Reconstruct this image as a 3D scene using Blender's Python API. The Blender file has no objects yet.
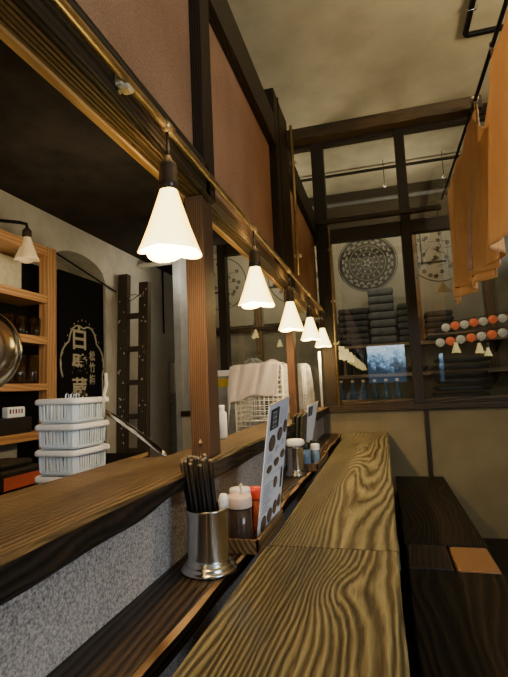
import bpy, bmesh, math, random
from mathutils import Vector, Matrix
random.seed(7)
scene = bpy.context.scene
C = scene.collection
PI = math.pi
sin, cos = math.sin, math.cos

# ------------------------------------------------------------------ camera
cam_d = bpy.data.cameras.new('camera'); cam = bpy.data.objects.new('camera', cam_d); C.objects.link(cam)
r = Vector((0.96371156, 0.26326399, -0.04418249)); f = Vector((-0.25771449, 0.9607028, 0.10311827))
u = r.cross(f).normalized(); r = f.cross(u).normalized()
cam.matrix_world = Matrix(((r.x, u.x, -f.x, 0), (r.y, u.y, -f.y, 0), (r.z, u.z, -f.z, 0), (0, 0, 0, 1)))
cam_d.lens = 36 * 472.67 / 677; cam_d.sensor_width = 36; cam_d.clip_start = 0.02
scene.camera = cam

FLOOR = -1.08; CEIL = 1.97

# ------------------------------------------------------------------ materials
def new_mat(name):
    m = bpy.data.materials.new(name); m.use_nodes = True
    nt = m.node_tree; return m, nt, nt.nodes['Principled BSDF']
def nd(nt, t, **k):
    n = nt.nodes.new(t)
    for a, b in k.items():
        setattr(n, a, b)
    return n
def mth(nt, op, a, b=None, c=None):
    n = nt.nodes.new('ShaderNodeMath'); n.operation = op
    for i, v in enumerate((a, b, c)):
        if v is None: continue
        if isinstance(v, (int, float)): n.inputs[i].default_value = v
        else: nt.links.new(v, n.inputs[i])
    return n.outputs[0]
def ramp(nt, fac, stops):
    n = nt.nodes.new('ShaderNodeValToRGB'); e = n.color_ramp.elements
    while len(e) > 1: e.remove(e[-1])
    e[0].position = stops[0][0]; e[0].color = (*stops[0][1], 1)
    for p, c in stops[1:]:
        x = e.new(p); x.color = (*c, 1)
    nt.links.new(fac, n.inputs[0]); return n.outputs[0]
def noise(nt, vec, scale, detail=3, rough=.5):
    n = nt.nodes.new('ShaderNodeTexNoise'); n.inputs['Scale'].default_value = scale
    n.inputs['Detail'].default_value = detail; n.inputs['Roughness'].default_value = rough
    if vec is not None: nt.links.new(vec, n.inputs['Vector'])
    return n.outputs['Fac']
def bump(nt, b, h, strength=.3, dist=.002):
    n = nt.nodes.new('ShaderNodeBump'); n.inputs['Strength'].default_value = strength
    n.inputs['Distance'].default_value = dist
    nt.links.new(h, n.inputs['Height']); nt.links.new(n.outputs[0], b.inputs['Normal'])
def plain(name, col, rough=.5, metal=0, var=.12, vscale=30, spec=.5, emit=None, es=1, alpha=None, trans=0, coat=0, bmp=0):
    m, nt, b = new_mat(name)
    tc = nd(nt, 'ShaderNodeTexCoord')
    n = noise(nt, tc.outputs['Object'], vscale, 3)
    lo = tuple(max(0, c * (1 - var)) for c in col); hi = tuple(min(1, c * (1 + var)) for c in col)
    nt.links.new(ramp(nt, n, [(.3, lo), (.7, hi)]), b.inputs['Base Color'])
    b.inputs['Roughness'].default_value = rough; b.inputs['Metallic'].default_value = metal
    b.inputs['Specular IOR Level'].default_value = spec
    if trans: b.inputs['Transmission Weight'].default_value = trans
    if coat: b.inputs['Coat Weight'].default_value = coat
    if bmp: bump(nt, b, n, bmp, .002)
    if emit: b.inputs['Emission Color'].default_value = (*emit, 1); b.inputs['Emission Strength'].default_value = es
    return m
def wood(name, stops, axis='Y', fx=9, amp=1.0, freq=9, rough=.5, bs=.5, knots=(), fiber=.25, seed=0, bd=.003, nscale=2.2, stretch=.22, spec=.5, patch=0, wob=7):
    """grain runs along axis: contour lines of a stretched noise field"""
    freq *= 7; amp *= .6
    m, nt, b = new_mat(name)
    tc = nd(nt, 'ShaderNodeTexCoord'); sp = nd(nt, 'ShaderNodeSeparateXYZ'); nt.links.new(tc.outputs['Object'], sp.inputs[0])
    X, Y, Z = sp.outputs
    if axis == 'Y': p, g, q = X, Y, Z
    elif axis == 'X': p, g, q = Y, X, Z
    else: p, g, q = X, Z, Y
    cb = nd(nt, 'ShaderNodeCombineXYZ')
    nt.links.new(mth(nt, 'ADD', p, seed * 3.7), cb.inputs[0]); nt.links.new(mth(nt, 'MULTIPLY', g, stretch), cb.inputs[1])
    nt.links.new(q, cb.inputs[2])
    n1 = noise(nt, cb.outputs[0], nscale, 2.5, .45)
    pp = mth(nt, 'ADD', p, mth(nt, 'MULTIPLY', q, .8))
    phi = mth(nt, 'ADD', mth(nt, 'MULTIPLY', pp, fx), mth(nt, 'MULTIPLY', n1, amp * 10))
    for kx, ky, sx, sy, a in knots:
        dx = mth(nt, 'DIVIDE', mth(nt, 'SUBTRACT', p, kx), sx); dy = mth(nt, 'DIVIDE', mth(nt, 'SUBTRACT', g, ky), sy)
        d2 = mth(nt, 'ADD', mth(nt, 'MULTIPLY', dx, dx), mth(nt, 'MULTIPLY', dy, dy))
        e = mth(nt, 'MULTIPLY', mth(nt, 'EXPONENT', mth(nt, 'MULTIPLY', d2, -1)), a * .25)
        phi = mth(nt, 'ADD', phi, e)
    cb3 = nd(nt, 'ShaderNodeCombineXYZ'); nt.links.new(p, cb3.inputs[0]); nt.links.new(mth(nt, 'MULTIPLY', g, .12), cb3.inputs[1]); nt.links.new(q, cb3.inputs[2])
    n3 = noise(nt, cb3.outputs[0], 26, 3, .6); n4 = noise(nt, cb3.outputs[0], 8, 2, .5)
    ph = mth(nt, 'ADD', mth(nt, 'MULTIPLY', phi, freq), mth(nt, 'MULTIPLY', n3, wob))
    s = mth(nt, 'MULTIPLY_ADD', mth(nt, 'SINE', ph), .5, .5)
    s = mth(nt, 'POWER', s, mth(nt, 'MULTIPLY_ADD', n4, 1.6, -.05))
    cb2 = nd(nt, 'ShaderNodeCombineXYZ'); nt.links.new(mth(nt, 'MULTIPLY', p, 1), cb2.inputs[0])
    nt.links.new(mth(nt, 'MULTIPLY', g, .04), cb2.inputs[1]); nt.links.new(q, cb2.inputs[2])
    fb = noise(nt, cb2.outputs[0], 420, 3, .7)
    s2 = mth(nt, 'ADD', mth(nt, 'MULTIPLY', s, 1 - fiber), mth(nt, 'MULTIPLY', fb, fiber))
    pn = noise(nt, cb.outputs[0], 7, 4, .65)
    if patch: s2 = mth(nt, 'ADD', s2, mth(nt, 'MULTIPLY', mth(nt, 'SUBTRACT', pn, .5), patch))
    nt.links.new(ramp(nt, s2, stops), b.inputs['Base Color'])
    b.inputs['Roughness'].default_value = rough; b.inputs['Specular IOR Level'].default_value = spec
    bump(nt, b, s2, bs, bd)
    return m
def stucco(name, lo, hi, scale=260, bs=.6, rough=.95, big=.25):
    m, nt, b = new_mat(name)
    tc = nd(nt, 'ShaderNodeTexCoord'); n = noise(nt, tc.outputs['Object'], scale, 4, .7)
    n2 = noise(nt, tc.outputs['Object'], 4, 3)
    v = mth(nt, 'ADD', n, mth(nt, 'MULTIPLY', mth(nt, 'SUBTRACT', n2, .5), big))
    nt.links.new(ramp(nt, v, [(.32, lo), (.66, hi)]), b.inputs['Base Color'])
    b.inputs['Roughness'].default_value = rough; b.inputs['Specular IOR Level'].default_value = .2
    bump(nt, b, n, bs, .003)
    return m
def emis(name, col, s):
    m, nt, b = new_mat(name)
    b.inputs['Base Color'].default_value = (*col, 1); b.inputs['Emission Color'].default_value = (*col, 1)
    b.inputs['Emission Strength'].default_value = s; b.inputs['Roughness'].default_value = .4
    return m
def pane_mat(name, refl=.12, tint=(.9, .92, .9)):
    m = bpy.data.materials.new(name); m.use_nodes = True; nt = m.node_tree; nt.nodes.clear()
    o = nd(nt, 'ShaderNodeOutputMaterial'); mx = nd(nt, 'ShaderNodeMixShader'); t = nd(nt, 'ShaderNodeBsdfTransparent'); g = nd(nt, 'ShaderNodeBsdfGlossy')
    t.inputs[0].default_value = (*tint, 1); g.inputs['Roughness'].default_value = 0.0
    lw = nd(nt, 'ShaderNodeLayerWeight'); lw.inputs[0].default_value = .35
    nt.links.new(mth(nt, 'ADD', mth(nt, 'MULTIPLY', lw.outputs['Fresnel'], .5), refl), mx.inputs[0])
    nt.links.new(t.outputs[0], mx.inputs[1]); nt.links.new(g.outputs[0], mx.inputs[2]); nt.links.new(mx.outputs[0], o.inputs[0])
    return m

M = {}
M['table_near'] = wood('charred_cedar_table', [(.0, (.012, .009, .005)), (.18, (.038, .028, .013)), (.38, (.092, .075, .036)), (.70, (.16, .138, .070)), (.97, (.25, .225, .12))],
    fx=7, amp=.62, freq=9, rough=.4, bs=1, stretch=.08, wob=14, knots=((.035, -.62, .045, .10, 1.3), (-.04, -.98, .05, .3, .7)), seed=1, bd=.006, fiber=.34, patch=.8)
M['table_far'] = wood('charred_cedar_table_far', [(.0, (.012, .009, .005)), (.18, (.038, .028, .013)), (.38, (.092, .075, .036)), (.70, (.16, .138, .070)), (.97, (.25, .225, .12))],
    fx=5.5, amp=.75, freq=9, rough=.4, bs=1, stretch=.12, wob=9, knots=((-.02, 1.4, .035, .12, 2.2), (-.01, .4, .06, .5, 1.6)), seed=2, bd=.006, fiber=.34, patch=.8)
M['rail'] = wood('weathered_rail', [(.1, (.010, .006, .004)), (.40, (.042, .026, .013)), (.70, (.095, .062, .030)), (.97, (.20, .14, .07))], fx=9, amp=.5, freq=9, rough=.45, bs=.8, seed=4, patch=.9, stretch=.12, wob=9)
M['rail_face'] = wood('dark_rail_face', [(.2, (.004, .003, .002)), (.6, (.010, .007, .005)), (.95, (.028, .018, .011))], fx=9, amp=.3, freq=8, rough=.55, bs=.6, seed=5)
M['ledge'] = wood('dark_ledge', [(.1, (.006, .004, .003)), (.5, (.017, .011, .007)), (.95, (.05, .032, .018))], fx=7, amp=.3, freq=8, rough=.45, bs=.6, seed=6)
M['ledge_edge'] = wood('worn_ledge_edge', [(.2, (.10, .05, .02)), (.9, (.42, .26, .12))], fx=7, amp=.3, freq=8, rough=.5, bs=.5, seed=6)
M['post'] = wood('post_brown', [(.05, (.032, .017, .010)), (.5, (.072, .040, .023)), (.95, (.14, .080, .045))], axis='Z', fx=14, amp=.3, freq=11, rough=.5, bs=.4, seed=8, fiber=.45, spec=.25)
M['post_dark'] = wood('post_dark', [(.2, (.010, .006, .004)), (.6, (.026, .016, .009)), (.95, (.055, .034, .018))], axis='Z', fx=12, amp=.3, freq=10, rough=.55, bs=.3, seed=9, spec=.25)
M['beam'] = wood('beam_dark', [(.2, (.006, .0045, .003)), (.6, (.016, .011, .006)), (.95, (.04, .027, .014))], fx=9, amp=.4, freq=8, rough=.55, bs=.5, seed=10)
M['beam_x'] = wood('beam_burnished', [(.25, (.010, .007, .004)), (.6, (.045, .028, .013)), (1.0, (.16, .10, .04))], axis='X', fx=14, amp=.5, freq=9, rough=.45, bs=.6, seed=11, patch=1.4, fiber=.5)
M['frame_x'] = wood('window_rail_dark', [(.2, (.010, .007, .004)), (.6, (.03, .02, .011)), (.95, (.06, .042, .022))], axis='X', fx=9, amp=.4, freq=8, rough=.45, bs=.4, seed=12)
M['frame_z'] = wood('window_mullion_dark', [(.2, (.007, .005, .003)), (.6, (.018, .013, .008)), (.95, (.04, .028, .016))], axis='Z', fx=9, amp=.4, freq=8, rough=.5, bs=.4, seed=13)
M['groove'] = wood('grooved_track', [(.1, (.10, .065, .030)), (.6, (.15, .10, .048)), (.95, (.20, .135, .068))], fx=9, amp=.3, freq=8, rough=.45, bs=.4, seed=14)
M['bright'] = wood('pale_pine', [(.2, (.46, .27, .11)), (.9, (.66, .42, .18))], fx=7, amp=.3, freq=6, rough=.5, bs=.2, seed=15)
M['shelf'] = wood('shelf_pine', [(.2, (.26, .125, .045)), (.9, (.42, .22, .085))], fx=7, amp=.3, freq=6, rough=.5, bs=.2, seed=16)
M['shelf_z'] = wood('shelf_pine_upright', [(.2, (.26, .125, .045)), (.9, (.42, .22, .085))], axis='Z', fx=7, amp=.3, freq=6, rough=.5, bs=.2, seed=17)
M['bench'] = wood('black_bench', [(.2, (.003, .0024, .002)), (.8, (.008, .006, .0045)), (.99, (.03, .02, .012))], fx=6, amp=.6, freq=6, rough=.5, bs=.6, seed=18, knots=((.22, 1.45, .05, .16, 1.8),), spec=.35)
M['block'] = wood('brown_block', [(.1, (.13, .065, .028)), (.6, (.18, .095, .042)), (.95, (.25, .14, .065))], fx=16, amp=.8, freq=7, rough=.5, bs=.4, seed=19)
M['block_dark'] = wood('dark_block', [(.2, (.016, .011, .008)), (.9, (.03, .02, .014))], fx=10, amp=.5, freq=5, rough=.5, bs=.3, seed=20)
M['ladder'] = wood('old_ladder', [(.2, (.022, .015, .009)), (.6, (.05, .035, .022)), (.9, (.09, .07, .045))], axis='Z', fx=10, amp=.5, freq=6, rough=.7, bs=.5, seed=21)
M['tray'] = wood('tray_wood', [(.2, (.05, .03, .014)), (.9, (.15, .09, .04))], fx=10, amp=.5, freq=6, rough=.5, bs=.3, seed=22)
M['stucco_grey'] = stucco('granite_stucco', (.12, .105, .095), (.66, .60, .56), 230, 1.0)
M['stucco_brown'] = stucco('brown_sand_plaster', (.29, .155, .078), (.48, .275, .15), 240, .5, big=.5)
M['stucco_olive'] = stucco('olive_sand_plaster', (.10, .085, .052), (.24, .205, .13), 220, .5)
M['plaster'] = stucco('kitchen_plaster', (.46, .43, .33), (.58, .54, .43), 5, .05, big=.3)
M['alcove'] = stucco('alcove_panel', (.30, .30, .28), (.38, .38, .36), 6, .05, big=.3)
M['ceiling'] = stucco('ceiling_paint', (.56, .49, .32), (.68, .60, .40), 3, .05, big=.6)
M['ceiling_out'] = stucco('hall_ceiling_paint', (.26, .23, .16), (.36, .32, .22), 3, .05, big=.8)
M['dark_ceiling'] = stucco('kitchen_ceiling_black', (.018, .015, .012), (.035, .028, .02), 5, .1)
M['floor'] = stucco('dark_floor', (.012, .010, .008), (.03, .025, .02), 20, .2, rough=.7)
M['hall_wall'] = stucco('hall_wall', (.15, .135, .095), (.23, .205, .145), 4, .1)
M['hall_wood'] = wood('hall_pine', [(.2, (.10, .065, .03)), (.9, (.17, .11, .055))], axis='Z', fx=8, amp=.3, freq=5, rough=.6, bs=.2, seed=23)
M['hall_shelf'] = wood('hall_shelf', [(.2, (.17, .12, .07)), (.9, (.30, .22, .13))], axis='X', fx=8, amp=.3, freq=5, rough=.5, bs=.2, seed=24)
M['brass'] = plain('dull_brass', (.58, .42, .20), .38, .9, .25, 20)
M['black_metal'] = plain('black_metal', (.02, .017, .014), .45, .6)
M['bakelite'] = plain('bakelite', (.045, .03, .02), .28, 0, .3)
M['porcelain'] = plain('cream_porcelain', (.62, .52, .34), .35)
M['steel'] = plain('stainless_steel', (.62, .60, .57), .2, 1, .06, 8)
M['chrome'] = plain('chrome', (.8, .8, .8), .1, 1, .03)
M['chopstick'] = plain('black_lacquer', (.008, .0075, .0075), .5, spec=.2)
M['tip'] = plain('chopstick_tip', (.16, .13, .10), .4, 0, .6, 300)
M['white'] = plain('white_plastic', (.80, .80, .80), .4, 0, .04)
M['basket'] = plain('pale_blue_white_plastic', (.62, .74, .88), .38, 0, .04)
M['rim'] = plain('white_plastic_rim', (.80, .82, .87), .35, 0, .04)
M['sauce'] = plain('dark_sauce', (.045, .028, .022), .2, 0, .3, 10, coat=.4)
M['cap_pink'] = plain('cloudy_plastic_cap', (.66, .50, .44), .4)
M['red'] = plain('red_plastic', (.62, .06, .05), .35)
M['chili'] = plain('chili_flakes', (.30, .06, .025), .5, 0, .5, 200)
M['blue_jar'] = plain('blue_tinted_jar', (.12, .20, .32), .15, 0, .3, 30)
M['paper'] = plain('menu_paper', (.66, .72, .86), .45, 0, .03)
M['paper_back'] = plain('menu_edge', (.62, .52, .34), .5)
M['ink'] = plain('printed_ink', (.03, .03, .035), .5)
M['ink_grey'] = plain('grey_ink', (.30, .32, .40), .5)
M['food'] = plain('dish_picture', (.13, .085, .06), .5, 0, .8, 260)
M['food_rim'] = plain('bowl_picture_rim', (.05, .035, .03), .5)
M['menu_dark'] = plain('dark_menu_cover', (.035, .035, .022), .4)
M['towel'] = plain('washed_towel', (.62, .55, .50), .9, 0, .08, 60, bmp=.5)
M['wire'] = plain('white_coated_wire', (.80, .79, .72), .4)
M['sign'] = plain('black_sign_board', (.006, .0055, .005), .7, spec=.15)
M['gilt'] = plain('faded_gold_paint', (.38, .33, .22), .6)
M['poster'] = plain('poster_paper', (.27, .245, .18), .8, 0, .08, 5)
M['poster_ink'] = plain('poster_ink', (.035, .033, .028), .8)
M['poster_tan'] = plain('poster_tan_ink', (.22, .15, .06), .8)
M['stack'] = plain('grey_cushion_cloth', (.10, .10, .095), .9, 0, .2, 20)
M['stack_dark'] = plain('charcoal_cloth', (.05, .05, .048), .9, 0, .2, 20)
M['dark_lacq'] = plain('dark_lacquer_tray', (.022, .018, .014), .3)
M['lantern_red'] = plain('red_paper', (.75, .14, .06), .7, emit=(.9, .2, .07), es=.14, vscale=60)
M['lantern_white'] = plain('white_paper', (.60, .57, .46), .7, emit=(.8, .72, .5), es=.08, vscale=60)
M['bottle_dark'] = plain('bottle_glass_dark', (.02, .03, .03), .08)
M['bottle_blue'] = plain('bottle_glass_blue', (.04, .08, .13), .1)
M['yellow'] = plain('yellow_pack', (.62, .45, .04), .5)
M['bag'] = plain('clear_plastic_bag', (.30, .31, .30), .25, 0, .4, 12)
M['cream'] = plain('cream_box', (.55, .50, .33), .6)
M['cabinet'] = plain('grey_white_laminate', (.36, .36, .33), .5)
M['cabinet_low'] = plain('grey_laminate', (.22, .22, .20), .5)
M['counter'] = plain('kitchen_steel_counter', (.18, .17, .15), .35, .8)
M['redbox'] = plain('dull_red_label', (.34, .07, .04), .5)
M['black'] = plain('black_plastic', (.014, .013, .012), .4)
M['pane'] = pane_mat('window_glass', .13)
M['pane_up'] = pane_mat('window_glass_upper', .04)
M['bulb'] = emis('bulb_glow', (1, .72, .36), 60)
def glass_thin(name, tint=(.85, .87, .85), refl=.10, rough=.03):
    m = pane_mat(name, refl, tint)
    return m
M['tumbler'] = glass_thin('tumbler_glass', (.72, .72, .68), .06)

def shade_mat(name, s):
    m, nt, b = new_mat(name)
    tc = nd(nt, 'ShaderNodeTexCoord'); sp = nd(nt, 'ShaderNodeSeparateXYZ'); nt.links.new(tc.outputs['Object'], sp.inputs[0])
    b.inputs['Base Color'].default_value = (.85, .7, .45, 1); b.inputs['Roughness'].default_value = .25
    lw = nd(nt, 'ShaderNodeLayerWeight'); lw.inputs[0].default_value = .35
    nt.links.new(ramp(nt, lw.outputs['Facing'], [(0, (1, .86, .38)), (.3, (1, .76, .20)), (.75, (1, .55, .05))]), b.inputs['Emission Color'])
    b.inputs['Emission Strength'].default_value = s
    return m
M['shade'] = shade_mat('lit_frosted_shade', 3.4)
M['shade_far'] = shade_mat('lit_frosted_shade_small', 1.7)
M['shade_dim'] = plain('unlit_shade_painted_glow', (.60, .46, .26), .35, emit=(.8, .55, .25), es=.16)  # faint glow put into the material of the unlit shade

def cloth_mat():
    m, nt, b = new_mat('orange_cotton')
    tc = nd(nt, 'ShaderNodeTexCoord'); mp = nd(nt, 'ShaderNodeMapping'); mp.inputs['Scale'].default_value = (1, 1, .35)
    nt.links.new(tc.outputs['Object'], mp.inputs[0])
    n = noise(nt, mp.outputs[0], 9, 5, .65); n2 = noise(nt, tc.outputs['Object'], 500, 2)
    nt.links.new(ramp(nt, n, [(.3, (.60, .38, .21)), (.55, (.74, .50, .28)), (.75, (.82, .60, .37))]), b.inputs['Base Color'])
    b.inputs['Roughness'].default_value = .9; b.inputs['Specular IOR Level'].default_value = .15
    v = mth(nt, 'ADD', n, mth(nt, 'MULTIPLY', n2, .3)); bump(nt, b, v, .6, .006)
    tr = nd(nt, 'ShaderNodeBsdfTranslucent'); tr.inputs[0].default_value = (.85, .58, .32, 1)
    mx = nd(nt, 'ShaderNodeMixShader'); mx.inputs[0].default_value = .4; o = nt.nodes['Material Output']
    nt.links.new(b.outputs[0], mx.inputs[1]); nt.links.new(tr.outputs[0], mx.inputs[2]); nt.links.new(mx.outputs[0], o.inputs[0])
    return m
M['cloth'] = cloth_mat()
M['cloth_hem'] = plain('faded_mauve_hem', (.42, .27, .22), .9, 0, .2, 40)

def street_mat():
    m, nt, b = new_mat('daylit_street_view')
    tc = nd(nt, 'ShaderNodeTexCoord'); sp = nd(nt, 'ShaderNodeSeparateXYZ'); nt.links.new(tc.outputs['Object'], sp.inputs[0])
    n = noise(nt, tc.outputs['Object'], 9, 6, .7)
    h = mth(nt, 'MULTIPLY_ADD', sp.outputs[2], .9, -.36)
    v = mth(nt, 'ADD', mth(nt, 'MULTIPLY', n, .9), mth(nt, 'MULTIPLY', h, .6))
    col = ramp(nt, v, [(.40, (.03, .05, .08)), (.50, (.14, .26, .40)), (.57, (.34, .56, .78)), (.74, (.75, .90, 1.0))])
    nt.links.new(col, b.inputs['Emission Color']); b.inputs['Emission Strength'].default_value = 3.6
    b.inputs['Base Color'].default_value = (0, 0, 0, 1)
    return m
M['street'] = street_mat()

# ------------------------------------------------------------------ mesh helpers
class MB:
    def __init__(s): s.v = []; s.f = []; s.smooth = []
    def add(s, vs, fs, smooth=False):
        o = len(s.v); s.v += [tuple(p) for p in vs]; s.f += [tuple(i + o for i in q) for q in fs]; s.smooth += [smooth] * len(fs); return s
    def box(s, a, b):
        (x0, y0, z0), (x1, y1, z1) = a, b
        x0, x1 = min(x0, x1), max(x0, x1); y0, y1 = min(y0, y1), max(y0, y1); z0, z1 = min(z0, z1), max(z0, z1)
        v = [(x0, y0, z0), (x1, y0, z0), (x1, y1, z0), (x0, y1, z0), (x0, y0, z1), (x1, y0, z1), (x1, y1, z1), (x0, y1, z1)]
        return s.add(v, [(0, 3, 2, 1), (4, 5, 6, 7), (0, 1, 5, 4), (1, 2, 6, 5), (2, 3, 7, 6), (3, 0, 4, 7)])
    def tube(s, pts, rad, n=10, cap=True):
        pts = [Vector(p) for p in pts]; rings = []
        for i, p in enumerate(pts):
            d = (pts[min(i + 1, len(pts) - 1)] - pts[max(i - 1, 0)]).normalized()
            a = d.cross(Vector((0, 0, 1)))
            if a.length < .2: a = d.cross(Vector((0, 1, 0)))
            a.normalize(); b = d.cross(a)
            rr = rad[i] if isinstance(rad, (list, tuple)) else rad
            rings.append([p + (a * cos(2 * PI * k / n) + b * sin(2 * PI * k / n)) * rr for k in range(n)])
        v = [q for R in rings for q in R]; fs = []
        for i in range(len(rings) - 1):
            for k in range(n):
                fs.append((i * n + k, i * n + (k + 1) % n, (i + 1) * n + (k + 1) % n, (i + 1) * n + k))
        if cap: fs.append(tuple(range(n - 1, -1, -1))); fs.append(tuple((len(rings) - 1) * n + k for k in range(n)))
        return s.add(v, fs, True)
    def lathe(s, prof, c=(0, 0, 0), n=32, axis=None, lobes=0, lobe_amp=0, lobe_from=0):
        """prof: list of (radius, height); spun about z (or axis)"""
        q = Vector((0, 0, 1)).rotation_difference(Vector(axis).normalized()) if axis is not None else None
        v = []; fs = []; c = Vector(c)
        for i, (rr, h) in enumerate(prof):
            for k in range(n):
                t = 2 * PI * k / n
                a = 0; dz = 0
                if lobes:
                    w = max(0, (i - lobe_from) / max(1, len(prof) - 1 - lobe_from))
                    l = abs(sin(t * lobes / 2))
                    a = lobe_amp * w * (l - .5) * rr; dz = -lobe_amp * w * w * .75 * l * prof[-1][0] * .8
                p = Vector(((rr + a) * cos(t), (rr + a) * sin(t), h + dz))
                if q: p = q @ p
                v.append(p + c)
        for i in range(len(prof) - 1):
            for k in range(n):
                fs.append((i * n + k, i * n + (k + 1) % n, (i + 1) * n + (k + 1) % n, (i + 1) * n + k))
        return s.add(v, fs, True)
    def grid(s, fn, nu, nv):
        v = [fn(i / nu, j / nv) for j in range(nv + 1) for i in range(nu + 1)]
        fs = [(j * (nu + 1) + i, j * (nu + 1) + i + 1, (j + 1) * (nu + 1) + i + 1, (j + 1) * (nu + 1) + i) for j in range(nv) for i in range(nu)]
        return s.add(v, fs, True)
    def build(s, name, mat, parent=None, loc=None, bevel=0, solid=0, subsurf=0, seg=2):
        me = bpy.data.meshes.new(name); me.from_pydata(s.v, [], s.f); me.materials.append(mat)
        for p, sm in zip(me.polygons, s.smooth): p.use_smooth = sm
        bm = bmesh.new(); bm.from_mesh(me); bmesh.ops.recalc_face_normals(bm, faces=bm.faces) if not solid else None; bm.to_mesh(me); bm.free()
        o = bpy.data.objects.new(name, me); C.objects.link(o)
        if parent: o.parent = parent
        if loc: o.location = loc
        if solid: m = o.modifiers.new('solid', 'SOLIDIFY'); m.thickness = solid; m.offset = 0
        if bevel: m = o.modifiers.new('bevel', 'BEVEL'); m.width = bevel; m.segments = seg; m.limit_method = 'ANGLE'
        if subsurf: m = o.modifiers.new('sub', 'SUBSURF'); m.levels = subsurf; m.render_levels = subsurf
        return o
def box(a, b): return MB().box(a, b)
def tag(o, label, cat, group=None, kind=None):
    o['label'] = label; o['category'] = cat
    if group: o['group'] = group
    if kind: o['kind'] = kind
    return o
def thing(name, label, cat, loc=(0, 0, 0), rz=0, group=None):
    o = bpy.data.objects.new(name, None); o.empty_display_size = .05; C.objects.link(o)
    o.location = loc; o.rotation_euler = (0, 0, rz); return tag(o, label, cat, group)
def struct(name, mb, mat, bevel=0, **k):
    o = mb.build(name, mat, bevel=bevel, **k); o['kind'] = 'structure'; return o
def dup(root, loc, rz=None, label=None, group=None):
    n = root.copy(); C.objects.link(n); n.location = loc
    if rz is not None: n.rotation_euler = (0, 0, rz)
    if label: n['label'] = label
    if group: n['group'] = group
    for ch in list(root.children):
        c = ch.copy(); C.objects.link(c); c.parent = n
        for g in list(ch.children):
            d = g.copy(); C.objects.link(d); d.parent = c
    return n

# ================================================================== SETTING
WY = 3.62      # inner face of window wall
XK = -2.0      # kitchen back wall
XR = 2.6; YR = -4.5; YH = 4.9
struct('floor', box((XK - .3, YR - .1, FLOOR - .05), (XR + .1, YH + .1, FLOOR)), M['floor'])
struct('ceiling', box((XK - .3, YR - .1, CEIL), (XR + .1, WY + .05, CEIL + .05)), M['ceiling'])
struct('ceiling_hall', box((XK - .3, WY + .052, CEIL + .0), (XR + .1, YH + .1, CEIL + .05)), M['ceiling_out'])
struct('ceiling_kitchen', box((XK - .3, YR - .1, 1.17), (-.47, WY - .05, 1.22)), M['dark_ceiling'])
struct('ceiling_alcove', box((XK - .3, WY - .05, 1.17), (-1.60, 4.46, 1.22)), M['dark_ceiling'])
# kitchen back wall with an arched niche (Y 2.52..3.16)
w = MB()
ny0, ny1, nz = 2.50, 3.14, .84
w.box((XK - .25, YR, FLOOR), (XK, ny0, 1.17)); w.box((XK - .25, ny1, FLOOR), (XK, 4.45, 1.17))
def arch(t): return nz + .15 * math.sqrt(max(0, 1 - (2 * t - 1) ** 2)) 
N = 18
for i in range(N):
    t0, t1 = i / N, (i + 1) / N; y0, y1 = ny0 + (ny1 - ny0) * t0, ny0 + (ny1 - ny0) * t1
    z0, z1 = arch(t0), arch(t1)
    w.add([(XK, y0, z0), (XK, y1, z1), (XK, y1, 1.17), (XK, y0, 1.17), (XK - .25, y0, z0), (XK - .25, y1, z1)], [(0, 1, 2, 3), (0, 4, 5, 1)])
w.box((XK - .30, ny0, FLOOR), (XK - .25, ny1, 1.17))
struct('wall_left', w, M['plaster'])
struct('wall_alcove_back', box((XK, 4.40, FLOOR), (-1.60, 4.45, 1.17)), M['alcove'])
struct('wall_alcove_side', box((-1.66, WY, FLOOR), (-1.60, 4.45, 1.97)), M['alcove'])
struct('wall_back', box((-.455, WY - .02, FLOOR), (XR, WY + .06, -.205)), M['stucco_olive'])
struct('wall_kitchen_back', box((-1.60, WY - .02, FLOOR), (-.455, WY + .06, -.205)), M['plaster'])
struct('wall_right', MB().box((XR, YR, FLOOR), (XR + .1, -1.85, CEIL)).box((XR, -.25, FLOOR), (XR + .1, YH, CEIL)).box((XR, -1.85, FLOOR), (XR + .1, -.25, -.2)).box((XR, -1.85, 1.5), (XR + .1, -.25, CEIL)), M['stucco_olive'])
bx0, bx1, bz0, bz1 = -.34, .54, -.02, .87
w = MB().box((XK - .3, YR - .1, FLOOR), (bx0, YR, CEIL)).box((bx1, YR - .1, FLOOR), (1.28, YR, CEIL)).box((1.38, YR - .1, FLOOR), (XR + .1, YR, CEIL))
w.box((bx0, YR - .1, FLOOR), (bx1, YR, bz0)).box((bx0, YR - .1, bz1), (bx1, YR, CEIL))
w.box((1.28, YR - .1, FLOOR), (1.38, YR, -.05)).box((1.28, YR - .1, .60), (1.38, YR, CEIL))
struct('wall_rear', w, M['stucco_olive'])
struct('wall_hall', box((XK, YH, FLOOR), (XR, YH + .1, CEIL)), M['hall_wall'])
o = struct('window_4', MB().box((bx0 - .4, YR - .45, bz0 - .4), (1.9, YR - .44, bz1 + .4)), M['street'])

# partition between counter and kitchen
PX = -.455
struct('wall_counter', box((PX - .07, -4.4, FLOOR), (PX, WY - .02, -.212)), M['stucco_grey'])
struct('trim_counter_post_batten', box((PX, 1.10, -.36), (PX + .012, 1.19, -.212)), M['post'], bevel=.002)  # first post carried on below the rail
for i, (y0, y1) in enumerate(((-4.4, 1.12), (1.22, 2.085), (2.47, 3.60))):
    struct('wall_panel' , box((-.47, y0, .56), (-.445, y1, 1.16)), M['stucco_brown'])

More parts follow.
